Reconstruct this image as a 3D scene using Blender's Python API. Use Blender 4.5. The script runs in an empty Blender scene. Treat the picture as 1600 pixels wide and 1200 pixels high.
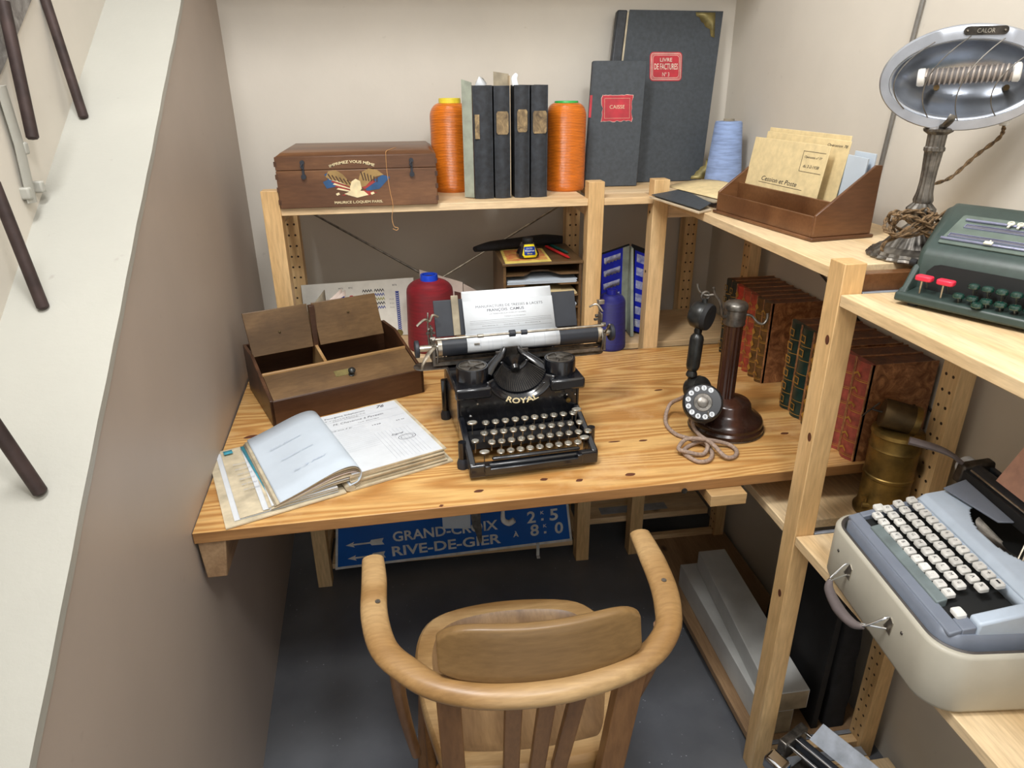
import bpy, bmesh, math, random
from mathutils import Matrix, Vector
random.seed(7)
PI = math.pi
sc = bpy.context.scene
COL = sc.collection

# ------------------------------------------------------------------ camera
cd = bpy.data.cameras.new('camera'); cam = bpy.data.objects.new('camera', cd); COL.objects.link(cam)
th, ps, ro = math.radians(23.5), math.radians(8.45), math.radians(.49)
fw = Vector((math.sin(ps)*math.cos(th), math.cos(ps)*math.cos(th), -math.sin(th)))
rt = Vector((math.cos(ps), -math.sin(ps), 0)); dn = fw.cross(rt)
r2 = rt*math.cos(ro) + dn*math.sin(ro); d2 = -rt*math.sin(ro) + dn*math.cos(ro)
m3 = Matrix((r2, -d2, -fw)).transposed()
cam.matrix_world = Matrix.Translation((0, 0, 1.5)) @ m3.to_4x4()
cd.sensor_width = 36; cd.lens = 1087*36/1600; cd.clip_start = .02
sc.camera = cam

# ------------------------------------------------------------------ light
w = bpy.data.worlds.new('world'); sc.world = w; w.use_nodes = True
bg = w.node_tree.nodes['Background']; bg.inputs[0].default_value = (1, .985, .96, 1); bg.inputs[1].default_value = 1.05
def area(name, loc, target, sx, sy, power, color):
    l = bpy.data.lights.new(name, 'AREA'); l.shape = 'RECTANGLE'; l.size = sx; l.size_y = sy
    l.energy = power; l.color = color
    o = bpy.data.objects.new(name, l); COL.objects.link(o); o.location = loc
    o.rotation_euler = (Vector(target)-Vector(loc)).to_track_quat('-Z', 'Y').to_euler()
    return o
area('ceiling_lamp_left', (-.36, .60, 2.80), (.6, 1.3, .95), .3, .7, 36, (1, .99, .975))
area('ceiling_lamp_right', (.40, -.15, 2.75), (.2, 1.9, 1.1), .3, .3, 17, (1, .99, .975))
sc.view_settings.view_transform = 'Standard'; sc.view_settings.look = 'None'
sc.view_settings.exposure = .08; sc.view_settings.gamma = 1; sc.view_settings.use_curve_mapping = False

# ------------------------------------------------------------------ materials
def lin(c):
    return tuple((x/255/12.92 if x/255 <= .04045 else ((x/255+.055)/1.055)**2.4) for x in c) + (1,)
def new_mat(name, rough=.6, metal=0, spec=.5):
    m = bpy.data.materials.new(name); m.use_nodes = True
    b = m.node_tree.nodes['Principled BSDF']
    b.inputs['Roughness'].default_value = rough; b.inputs['Metallic'].default_value = metal
    b.inputs['Specular IOR Level'].default_value = spec
    return m, m.node_tree.nodes, m.node_tree.links, b
def N(nt, t, **k):
    n = nt.new(t)
    for a, v in k.items(): setattr(n, a, v)
    return n
def coords(nt, lk, scale):
    tc = nt.new('ShaderNodeTexCoord'); oi = nt.new('ShaderNodeObjectInfo')
    mul = N(nt, 'ShaderNodeVectorMath', operation='MULTIPLY_ADD')
    cb = nt.new('ShaderNodeCombineXYZ')
    for i in range(3): lk.new(oi.outputs['Random'], cb.inputs[i])
    mul.inputs[1].default_value = (7, 7, 7); lk.new(cb.outputs[0], mul.inputs[0]); lk.new(tc.outputs['Object'], mul.inputs[2])
    mp = nt.new('ShaderNodeMapping'); mp.inputs['Scale'].default_value = scale
    lk.new(mul.outputs[0], mp.inputs[0])
    return mp.outputs[0]
def ramp(nt, lk, src, stops):
    r = nt.new('ShaderNodeValToRGB'); e = r.color_ramp.elements
    while len(e) < len(stops): e.new(.5)
    for i, (p, c) in enumerate(stops): e[i].position = p; e[i].color = lin(c) if max(c) > 1.01 or len(c) == 3 else c
    lk.new(src, r.inputs[0]); return r.outputs[0]
def mixc(nt, lk, a, b, fac, mode='MIX'):
    m = N(nt, 'ShaderNodeMix', data_type='RGBA', blend_type=mode)
    if isinstance(fac, (int, float)): m.inputs[0].default_value = fac
    else: lk.new(fac, m.inputs[0])
    for s, k in ((a, 6), (b, 7)):
        if isinstance(s, tuple): m.inputs[k].default_value = s
        else: lk.new(s, m.inputs[k])
    return m.outputs[2]
def bump(nt, lk, b, src, strength, dist=.002):
    bp = nt.new('ShaderNodeBump'); bp.inputs['Strength'].default_value = strength; bp.inputs['Distance'].default_value = dist
    lk.new(src, bp.inputs['Height']); lk.new(bp.outputs[0], b.inputs['Normal'])
def noise(nt, lk, vec, scale, detail=4, rough=.55, dist=0):
    n = nt.new('ShaderNodeTexNoise'); n.inputs['Scale'].default_value = scale; n.inputs['Detail'].default_value = detail
    n.inputs['Roughness'].default_value = rough; n.inputs['Distortion'].default_value = dist
    if vec: lk.new(vec, n.inputs['Vector'])
    return n.outputs['Fac']

def plain(name, c, rough=.55, metal=0, var=.10, scale=30, bmp=.0, spec=.5, coat=0):
    """one colour with light mottling"""
    m, nt, lk, b = new_mat(name, rough, metal, spec)
    v = coords(nt, lk, (1, 1, 1)); n = noise(nt, lk, v, scale)
    lo = tuple(max(0, x*(1-var)) for x in c); hi = tuple(min(255, x*(1+var)) for x in c)
    lk.new(ramp(nt, lk, n, [(.3, lo), (.7, hi)]), b.inputs['Base Color'])
    if bmp: bump(nt, lk, b, n, bmp)
    if coat: b.inputs['Coat Weight'].default_value = coat; b.inputs['Coat Roughness'].default_value = .15
    return m

def wood(name, c1, c2, c3, axis='x', rough=.5, ring=9, knots=True, stretch=9, bmp=.08, worn=None):
    m, nt, lk, b = new_mat(name, rough)
    ax = 'xyz'.index(axis)
    s = [1, 1, 1]; s[ax] = 1/stretch
    v = coords(nt, lk, tuple(s))
    warp = noise(nt, lk, v, 5, 2)
    # growth rings seen lengthwise: bands of a strongly stretched noise
    n1 = noise(nt, lk, v, 3.2, 2, .5, .3)
    mul = N(nt, 'ShaderNodeMath', operation='MULTIPLY'); lk.new(n1, mul.inputs[0]); mul.inputs[1].default_value = ring*6
    sn = N(nt, 'ShaderNodeMath', operation='SINE'); lk.new(mul.outputs[0], sn.inputs[0])
    mr = nt.new('ShaderNodeMapRange'); mr.inputs[1].default_value = -1; mr.inputs[2].default_value = 1; lk.new(sn.outputs[0], mr.inputs[0])
    base = ramp(nt, lk, mr.outputs[0], [(0, c1), (.55, tuple((a+b_)/2 for a, b_ in zip(c1, c2))), (1, c2)])
    fine = noise(nt, lk, v, 160, 3, .6)
    fr = ramp(nt, lk, fine, [(.3, (205, 200, 195)), (.7, (255, 255, 255))])
    col = mixc(nt, lk, base, fr, .7, 'MULTIPLY')
    big = noise(nt, lk, v, 2.0, 2)
    col = mixc(nt, lk, col, lin(c3), ramp(nt, lk, big, [(.45, (0, 0, 0)), (.75, (130, 130, 130))]))
    if knots:
        s2 = [1, 1, 1]; s2[ax] = .62
        v2 = coords(nt, lk, tuple(s2))
        vo = nt.new('ShaderNodeTexVoronoi'); vo.inputs['Scale'].default_value = 5.5; lk.new(v2, vo.inputs['Vector'])
        k = ramp(nt, lk, vo.outputs['Distance'], [(.0, (255, 255, 255)), (.045, (235, 235, 235)), (.085, (0, 0, 0))])
        col = mixc(nt, lk, col, lin(tuple(x*.42 for x in c3)), k)
    if worn:
        wn = noise(nt, lk, coords(nt, lk, (1, 1, 1)), 7, 5, .65)
        col = mixc(nt, lk, col, lin(worn), ramp(nt, lk, wn, [(.52, (0, 0, 0)), (.68, (190, 190, 190))]))
    lk.new(col, b.inputs['Base Color'])
    bump(nt, lk, b, fine, bmp, .001)
    return m
def paint(name, c, spots, rough=.7, bmp=.15):
    m, nt, lk, b = new_mat(name, rough, 0, .3)
    v = coords(nt, lk, (1, 1, 1)); n = noise(nt, lk, v, 2.5, 5)
    base = ramp(nt, lk, n, [(.3, tuple(x*.965 for x in c)), (.7, tuple(min(255, x*1.02) for x in c))])
    n2 = noise(nt, lk, v, 38, 2)
    col = mixc(nt, lk, base, lin(spots), ramp(nt, lk, n2, [(.72, (0, 0, 0)), (.80, (150, 150, 150))]))
    lk.new(col, b.inputs['Base Color']); bump(nt, lk, b, noise(nt, lk, v, 60, 5), bmp, .002)
    return m
def thread(name, c, rough=.35, scale=420, sheen=.3):
    m, nt, lk, b = new_mat(name, rough)
    wv = N(nt, 'ShaderNodeTexWave', bands_direction='Z'); wv.inputs['Scale'].default_value = scale/3.0
    wv.inputs['Distortion'].default_value = 1.8; wv.inputs['Detail'].default_value = 3; wv.inputs['Detail Scale'].default_value = .6
    v = coords(nt, lk, (1, 1, 1)); lk.new(v, wv.inputs['Vector'])
    n = noise(nt, lk, coords(nt, lk, (1, 1, 9)), 22, 4)
    col = ramp(nt, lk, wv.outputs['Fac'], [(0, tuple(x*.66 for x in c)), (1, tuple(min(255, x*1.08) for x in c))])
    col = mixc(nt, lk, col, ramp(nt, lk, n, [(.3, (190, 190, 190)), (.65, (255, 255, 255))]), .7, 'MULTIPLY')
    lk.new(col, b.inputs['Base Color']); bump(nt, lk, b, wv.outputs['Fac'], .5, .001)
    b.inputs['Sheen Weight'].default_value = sheen
    return m
def marble(name, a, bb, rough=.35):
    m, nt, lk, b = new_mat(name, rough)
    v = coords(nt, lk, (1, 1, 1)); n = noise(nt, lk, v, 30, 6, .7, 1.5)
    lk.new(ramp(nt, lk, n, [(.3, a), (.5, tuple((x+y)/2 for x, y in zip(a, bb))), (.68, bb)]), b.inputs['Base Color'])
    return m

M = {}
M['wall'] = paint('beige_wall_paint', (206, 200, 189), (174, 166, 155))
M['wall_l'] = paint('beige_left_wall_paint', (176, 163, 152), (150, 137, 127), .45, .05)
M['cap'] = paint('cream_gloss_paint', (164, 163, 155), (124, 116, 108), .4, .3)
def floor_mat():
    m, nt, lk, b = new_mat('dark_floor_with_specks', .36)
    v = coords(nt, lk, (1, 1, 1)); base = ramp(nt, lk, noise(nt, lk, v, 5, 5), [(.35, (92, 95, 101)), (.65, (108, 111, 116))])
    vo = nt.new('ShaderNodeTexVoronoi'); vo.inputs['Scale'].default_value = 55; vo.inputs['Randomness'].default_value = 1; lk.new(v, vo.inputs['Vector'])
    clump = ramp(nt, lk, noise(nt, lk, v, 6, 4, .7), [(.50, (0, 0, 0)), (.62, (255, 255, 255))])
    sp = ramp(nt, lk, vo.outputs['Distance'], [(.05, (255, 255, 255)), (.11, (0, 0, 0))])
    f = mixc(nt, lk, (0, 0, 0, 1), clump, sp); col = mixc(nt, lk, base, lin((190, 194, 200)), f)
    lk.new(col, b.inputs['Base Color']); return m
M['floor'] = floor_mat()
M['pine_y'] = wood('pale_pine_along_y', (238, 214, 174), (226, 196, 150), (214, 178, 128), 'y', .45)
M['pine_x'] = wood('pale_pine_along_x', (238, 212, 172), (224, 192, 146), (212, 176, 128), 'x', .45)
M['pine_z'] = wood('pale_pine_along_z', (232, 200, 150), (216, 178, 124), (206, 166, 112), 'z', .45)
M['desk'] = wood('amber_pine_desk', (222, 180, 116), (186, 134, 74), (202, 156, 98), 'x', .36, 40, False, 10, .14, (214, 178, 130))
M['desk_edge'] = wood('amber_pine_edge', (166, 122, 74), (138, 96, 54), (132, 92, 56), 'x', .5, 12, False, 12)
M['oldpine'] = wood('brown_old_pine', (172, 142, 108), (152, 122, 90), (142, 110, 80), 'y', .5, 12, True, 10)
M['oak'] = wood('worn_oak', (190, 158, 112), (158, 122, 76), (168, 132, 86), 'x', .36, 7, False, 9, .2, (142, 106, 66))
M['oak_z'] = wood('brown_oak_upright', (140, 102, 64), (116, 82, 50), (120, 86, 54), 'z', .4, 8, False, 7, .15)
M['oak_crest'] = wood('dark_oak_crest', (150, 120, 78), (122, 94, 58), (136, 108, 68), 'x', .36, 6, False, 9, .1, (112, 84, 52))
M['oak_seat'] = wood('seat_oak', (150, 120, 84), (126, 98, 68), (112, 88, 62), 'y', .4, 14, False, 12, .2, (92, 72, 54))
M['walnut'] = wood('old_walnut', (118, 92, 62), (90, 68, 44), (102, 80, 54), 'x', .38, 8, False, 5, .1, (70, 52, 36))
M['boxwood'] = wood('brown_box_wood', (124, 86, 56), (96, 64, 42), (108, 76, 52), 'x', .35, 9, False, 6, .1, (84, 56, 38))
M['walnut_d'] = wood('dark_walnut', (88, 58, 38), (66, 42, 27), (70, 46, 30), 'x', .35, 7, False, 6, .1)
M['walnut_in'] = plain('dark_box_inside', (58, 40, 28), .8)
M['mahog'] = wood('mahogany_rack', (120, 82, 52), (94, 60, 36), (92, 58, 38), 'y', .3, 6, False, 6, .05)
M['rosewood'] = wood('rosewood', (66, 40, 30), (42, 26, 21), (54, 36, 28), 'z', .22, 8, False, 5, .03)
M['black'] = plain('black_enamel', (17, 19, 24), .18, 0, .15, 20, 0, .6, .4)
M['blackmatte'] = plain('black_matte', (20, 20, 22), .75, 0, .2)
M['blackcloth'] = plain('black_cloth', (20, 20, 23), .85, 0, .3, 40, .3)
M['rubber'] = plain('dark_rubber', (38, 42, 50), .5)
M['nickel'] = plain('nickel_steel', (175, 168, 155), .3, .9, .2, 60)
M['steel'] = plain('grey_steel', (120, 116, 110), .4, .9, .25, 60)
M['darksteel'] = plain('dark_steel', (70, 66, 62), .45, .8, .3, 60)
M['chrome'] = plain('chrome', (215, 218, 222), .12, 1, .05)
M['iron'] = plain('dark_iron_rod', (60, 48, 46), .55, .4, .2, 30)
M['zinc'] = plain('zinc_strip', (165, 172, 182), .4, .5)
M['rodgrey'] = plain('galvanised_rod', (140, 138, 134), .4, .6)
M['paper'] = plain('white_paper', (204, 209, 214), .8, 0, .02)
M['paper_b'] = plain('bluish_paper', (186, 197, 208), .8, 0, .03, 8)
M['paper_old'] = plain('aged_paper', (192, 180, 154), .85, 0, .12, 25)
M['kraft'] = plain('kraft_envelope', (212, 192, 146), .7, 0, .05, 60)
M['ink'] = plain('grey_ink', (92, 92, 100), .8)
M['inkdark'] = plain('dark_ink', (38, 38, 44), .8)
M['inkpale'] = plain('pale_pencil', (160, 168, 180), .8)
M['inkghost'] = plain('show_through_ink', (168, 180, 198), .8)
M['teal'] = plain('teal_print', (64, 148, 168), .7)
M['cardboard'] = plain('grey_board', (150, 140, 120), .85, 0, .12)
M['boardtan'] = plain('tan_board', (196, 178, 150), .8)
M['bookblack'] = plain('black_leather', (38, 42, 48), .5, 0, .25, 70, .2)
M['bookcloth'] = plain('charcoal_book_cloth', (56, 62, 68), .62, 0, .10, 90, .1)
M['brasspl'] = plain('tarnished_brass', (128, 118, 76), .45, .5, .2, 40)
M['brass'] = plain('old_brass', (120, 98, 52), .42, .75, .3, 22)
M['brassd'] = plain('dark_brass', (74, 60, 38), .5, .7, .3, 22)
M['red'] = plain('red_label', (168, 34, 48), .5)
M['pinkline'] = plain('silvery_line', (206, 170, 160), .5)
M['silverline'] = plain('silver_letter', (205, 190, 175), .5)
M['labeltan'] = marble('worn_tan_label', (80, 66, 50), (170, 146, 104), .7)
M['orange'] = thread('orange_thread', (250, 128, 26), .28, 420, .05)
M['redthread'] = thread('red_thread', (150, 14, 34), .6, 900, .05)
M['bluethread'] = thread('navy_thread', (32, 34, 130), .5, 700, .05)
M['palethread'] = thread('pale_blue_thread', (160, 186, 238), .7, 500, .05)
M['yellowpl'] = plain('yellow_plastic', (226, 206, 60), .4)
M['greenpl'] = plain('green_plastic', (40, 160, 70), .4)
M['bluepl'] = plain('blue_plastic', (28, 70, 200), .35)
M['navypl'] = plain('navy_plastic', (30, 34, 130), .35)
M['signblue'] = plain('enamel_blue', (16, 88, 172), .2, 0, .04, 10)
M['signwhite'] = plain('enamel_white', (205, 205, 200), .3)
M['binderblue'] = plain('cobalt_card', (28, 40, 178), .5)
M['lace'] = marble('grey_lace', (110, 116, 176), (214, 216, 222), .8)
M['greygreen'] = plain('grey_green_page', (150, 156, 142), .8)
M['marble'] = marble('brown_marbled_cover', (92, 54, 34), (196, 142, 96), .3)
M['booktop'] = marble('brown_marbled_top', (62, 34, 22), (122, 74, 44), .45)
M['sp_green'] = plain('dark_green_leather', (22, 46, 42), .35, 0, .2, 60)
M['sp_black'] = plain('black_green_leather', (26, 32, 30), .35, 0, .2, 60)
M['sp_red'] = plain('red_leather', (150, 44, 34), .35, 0, .2, 60)
M['sp_rust'] = plain('rust_leather', (140, 56, 42), .35, 0, .2, 60)
M['sp_brown'] = plain('brown_leather', (82, 56, 28), .35, 0, .2, 60)
M['sp_wine'] = plain('wine_leather', (136, 62, 54), .35, 0, .2, 60)
M['gilt'] = plain('gilt', (176, 138, 66), .4, .5)
M['phoneblack'] = plain('phone_black_metal', (46, 47, 46), .32, .5, .25, 50)
M['pewter'] = plain('pewter', (112, 108, 102), .38, .85, .25, 60)
M['aluminium'] = plain('aluminium', (172, 176, 184), .35, .75, .06, 20)
M['reflector'] = plain('polished_reflector', (168, 174, 184), .26, .85, .08)
M['ceramic'] = plain('white_ceramic', (225, 224, 220), .3)
M['coil'] = plain('heating_coil', (168, 158, 150), .45, .4)
M['coreclay'] = plain('grey_core', (92, 88, 86), .7)
M['cord'] = plain('brown_braided_cord', (98, 78, 54), .8, 0, .4, 220)
M['cordgrey'] = plain('grey_cloth_cord', (148, 128, 114), .85, 0, .15, 220)
M['greencase'] = plain('dark_green_metal', (48, 62, 58), .38, 0, .06, 90, .04)
M['greenpanel'] = plain('green_grey_panel', (92, 104, 96), .5)
M['greenkey'] = plain('bottle_green_key', (20, 52, 44), .15, 0, .1, 20, 0, .6, .6)
M['redkey'] = plain('red_key', (206, 48, 70), .25)
M['darkwell'] = plain('dark_well', (18, 20, 20), .7)
M['silverscale'] = plain('silver_scale', (160, 162, 190), .3, .7)
M['ivory'] = plain('ivory_plastic', (205, 205, 188), .4)
M['casegrey'] = plain('putty_grey_case', (178, 174, 160), .45, 0, .03, 12)
M['casedark'] = plain('case_rim', (70, 66, 64), .5)
M['twlight'] = plain('light_blue_grey_shell', (182, 196, 212), .38, 0, .03)
M['twdark'] = plain('slate_grey_shell', (116, 124, 138), .42, 0, .03)
M['twbar'] = plain('spacebar_grey', (108, 120, 122), .45)
M['keywhite'] = plain('off_white_key', (216, 216, 212), .35)
M['pinkcard'] = plain('salmon_card', (206, 162, 144), .8)
M['handle'] = plain('grey_brown_handle', (96, 88, 88), .4)
M['yellowcard'] = marble('yellow_card_print', (190, 84, 60), (214, 186, 96), .6)
M['cardyellow'] = plain('yellow_card', (218, 196, 104), .6)
M['yellow'] = plain('yellow_label', (238, 214, 40), .45)
M['inkglass'] = plain('dark_ink_glass', (34, 26, 28), .1, 0, .1, 20, 0, .6, .6)
M['labelblue'] = plain('ink_label_blue', (26, 60, 150), .45)
M['rednib'] = plain('red_pencil', (190, 36, 40), .35)
M['greennib'] = plain('green_pencil', (22, 86, 80), .35)
M['beamwhite'] = plain('chalky_white_paint', (188, 190, 188), .5, 0, .05, 12, .05)
M['beamend'] = plain('raw_board_end', (156, 142, 118), .8)
M['twine'] = plain('orange_thread_end', (214, 160, 100), .7)
M['swred'] = plain('swatch_red', (180, 40, 60), .8)
M['swgreen'] = plain('swatch_green', (60, 120, 70), .8)
M['swblue'] = plain('swatch_blue', (36, 60, 150), .8)
M['swolive'] = plain('swatch_olive', (150, 150, 60), .8)
M['swpink'] = plain('swatch_pink', (212, 160, 176), .8)
M['swbrown'] = plain('swatch_brown', (92, 56, 48), .8)
M['cream'] = plain('cream_sheet', (234, 234, 226), .8, 0, .03)
M['pinksheet'] = plain('pinkish_sheet', (222, 206, 196), .8, 0, .04)
M['keyglass'] = plain('key_top_grey', (132, 130, 122), .25, 0, .15, 80)
M['goldpaint'] = plain('cream_gilt_paint', (222, 206, 164), .5)
M['eagle'] = plain('painted_tan', (150, 122, 74), .6)
M['flagred'] = plain('painted_red', (150, 54, 50), .6)
M['flagblue'] = plain('painted_blue', (40, 78, 120), .6)
M['blued'] = plain('blue_glass_sheet', (60, 110, 160), .2, .3)
M['clear'] = plain('frosted_plastic', (196, 206, 220), .2, .2)
M['knot'] = plain('dark_knot', (92, 52, 34), .5)
M['stairsteel'] = marble('mottled_steel', (82, 76, 74), (150, 148, 144), .5)
# ------------------------------------------------------------------ mesh builder
_txt = {}
def text_mesh(s, bold=0.0, spacing=1.0, shear=0.0):
    k = (s, bold, spacing, shear)
    if k not in _txt:
        c = bpy.data.curves.new('t', 'FONT'); c.body = s; c.size = 1; c.align_x = 'CENTER'; c.align_y = 'CENTER'
        c.offset = bold; c.space_character = spacing; c.shear = shear; c.resolution_u = 3
        o = bpy.data.objects.new('t', c); COL.objects.link(o)
        bpy.context.view_layer.update()
        me = bpy.data.meshes.new_from_object(o.evaluated_get(bpy.context.evaluated_depsgraph_get()))
        vs = [v.co.copy() for v in me.vertices]; fs = [tuple(p.vertices) for p in me.polygons]
        if vs:
            x0, x1 = min(v.x for v in vs), max(v.x for v in vs); y0, y1 = min(v.y for v in vs), max(v.y for v in vs)
            vs = [Vector((v.x-(x0+x1)/2, v.y-(y0+y1)/2, 0)) for v in vs]
        else: x0 = x1 = y0 = y1 = 0
        _txt[k] = (vs, fs, x1-x0, y1-y0)
        bpy.data.objects.remove(o); bpy.data.curves.remove(c); bpy.data.meshes.remove(me)
    return _txt[k]

def frame(o, x, y=None, z=None):
    """matrix with origin o and given x and y (or z) axes"""
    x = Vector(x).normalized()
    if y is not None:
        z = x.cross(Vector(y)).normalized(); y = z.cross(x)
    else:
        z = Vector(z); y = z.cross(x).normalized(); z = x.cross(y)
    m = Matrix((x, y, z)).transposed().to_4x4(); m.translation = Vector(o); return m
def rotz(a, o=(0, 0, 0)): return Matrix.Translation(o) @ Matrix.Rotation(a, 4, 'Z')

class MB:
    def __init__(s, T=None): s.v = []; s.f = []; s.mi = []; s.T = T or Matrix(); s.m = 0
    def add(s, vs, fs, m=None, T=None):
        b = len(s.v); A = s.T @ T if T is not None else s.T
        s.v += [A @ Vector(p) for p in vs]; s.f += [tuple(i+b for i in f) for f in fs]
        s.mi += [s.m if m is None else m]*len(fs); return s
    def box(s, x0, x1, y0, y1, z0, z1, m=None, T=None):
        vs = [(x, y, z) for z in (z0, z1) for y in (y0, y1) for x in (x0, x1)]
        fs = [(0, 2, 3, 1), (4, 5, 7, 6), (0, 1, 5, 4), (2, 6, 7, 3), (0, 4, 6, 2), (1, 3, 7, 5)]
        return s.add(vs, fs, m, T)
    def hexa(s, p, m=None):
        """8 corners: bottom 4 ccw, top 4 ccw"""
        return s.add(p, [(3, 2, 1, 0), (4, 5, 6, 7), (0, 1, 5, 4), (1, 2, 6, 5), (2, 3, 7, 6), (3, 0, 4, 7)], m)
    def prism(s, poly, z0, z1, m=None, T=None):
        n = len(poly); vs = [(x, y, z0) for x, y in poly]+[(x, y, z1) for x, y in poly]
        fs = [tuple(range(n-1, -1, -1)), tuple(range(n, 2*n))]+[(i, (i+1) % n, n+(i+1) % n, n+i) for i in range(n)]
        return s.add(vs, fs, m, T)
    def lathe(s, prof, o=(0, 0, 0), ax=(0, 0, 1), n=32, m=None, sx=1, sy=1, flute=0, fn=0):
        ax = Vector(ax).normalized(); t = Vector((1, 0, 0)) if abs(ax.x) < .9 else Vector((0, 1, 0))
        F = frame(o, (t-ax*t.dot(ax)), None, ax)
        vs = []; fs = []
        for r, z in prof:
            for i in range(n):
                a = 2*PI*i/n; q = r*(1-flute*(.5+.5*math.cos(fn*a))) if fn else r
                vs.append((q*math.cos(a)*sx, q*math.sin(a)*sy, z))
        for j in range(len(prof)-1):
            for i in range(n):
                fs.append((j*n+i, j*n+(i+1) % n, (j+1)*n+(i+1) % n, (j+1)*n+i))
        if prof[0][0] > 1e-5: fs.append(tuple(range(n-1, -1, -1)))
        if prof[-1][0] > 1e-5: fs.append(tuple((len(prof)-1)*n+i for i in range(n)))
        return s.add(vs, fs, m, F)
    def cyl(s, p0, p1, r, r1=None, n=16, m=None):
        p0, p1 = Vector(p0), Vector(p1); L = (p1-p0).length
        return s.lathe([(r, 0), (r if r1 is None else r1, L)], p0, p1-p0, n, m)
    def ball(s, c, r, n=16, m=None, sz=1, ax=(0, 0, 1)):
        k = n//2; return s.lathe([(max(r*math.sin(PI*i/k), 1e-6), -r*sz*math.cos(PI*i/k)) for i in range(k+1)], c, ax, n, m)
    def tube(s, pts, r, n=10, m=None, smooth=0, closed=False, up=None, caps=True, rr=None):
        P = [Vector(p) for p in pts]
        R = rr or [r]*len(P)
        if smooth:
            Q = []; RR_ = []; k = len(P); rng = k if closed else k-1
            for i in range(rng):
                if closed: a, b, c, d = P[(i-1) % k], P[i], P[(i+1) % k], P[(i+2) % k]
                else: a, b, c, d = P[max(i-1, 0)], P[i], P[i+1], P[min(i+2, k-1)]
                for j in range(smooth):
                    t = j/smooth
                    Q.append(.5*((2*b)+(c-a)*t+(2*a-5*b+4*c-d)*t*t+(3*b-a-3*c+d)*t**3))
                    ra, rb = R[i], R[(i+1) % k]
                    RR_.append(tuple(u*(1-t)+w_*t for u, w_ in zip(ra, rb)) if isinstance(ra, tuple) else ra*(1-t)+rb*t)
            if not closed: Q.append(P[-1]); RR_.append(R[-1])
            P, R = Q, RR_
        k = len(P); vs = []; fs = []; side = None
        for i in range(k):
            if closed: t = P[(i+1) % k]-P[(i-1) % k]
            else: t = P[min(i+1, k-1)]-P[max(i-1, 0)]
            t.normalize()
            if up is not None: side = t.cross(Vector(up)); 
            elif side is None: side = t.cross(Vector((0, 0, 1)) if abs(t.z) < .9 else Vector((1, 0, 0)))
            side = (side-t*side.dot(t)).normalized(); nn = side.cross(t)
            ri = R[i]; ra, rb = ri if isinstance(ri, tuple) else (ri, ri)
            for j in range(n):
                a = 2*PI*j/n; vs.append(P[i]+side*math.cos(a)*ra+nn*math.sin(a)*rb)
        for i in range(k if closed else k-1):
            for j in range(n):
                a0, a1 = i*n, ((i+1) % k)*n
                fs.append((a0+j, a0+(j+1) % n, a1+(j+1) % n, a1+j))
        if not closed and caps: fs += [tuple(range(n-1, -1, -1)), tuple((k-1)*n+j for j in range(n))]
        return s.add(vs, fs, m)
    def grid(s, fn, nu, nv, m=None, skip=None, th=0):
        vs = [fn(i/nu, j/nv) for j in range(nv+1) for i in range(nu+1)]; fs = []
        for j in range(nv):
            for i in range(nu):
                if skip and skip((i+.5)/nu, (j+.5)/nv): continue
                a = j*(nu+1)+i; fs.append((a, a+1, a+nu+2, a+nu+1))
        return s.add(vs, fs, m)
    def text(s, t, T, h=None, w=None, m=None, bold=0.0, lift=.0003, spacing=1.0, shear=0.0, arc=None):
        vs, fs, W, H = text_mesh(t, bold, spacing, shear)
        if not vs: return s
        if h is None: h = w*H/W
        if w is None: w = h*W/H
        out = []
        for v in vs:
            x, y = v.x*w/W, v.y*h/H
            if arc:
                a = x/abs(arc); R_ = abs(arc)+(y if arc > 0 else -y)
                x, y = R_*math.sin(a), (R_*math.cos(a)-abs(arc))*(1 if arc > 0 else -1)
            out.append((x, y, lift))
        return s.add(out, fs, m, T)
    def rect(s, x0, x1, y0, y1, T, m=None, lift=.0003):
        return s.add([(x0, y0, lift), (x1, y0, lift), (x1, y1, lift), (x0, y1, lift)], [(0, 1, 2, 3)], m, T)

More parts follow.
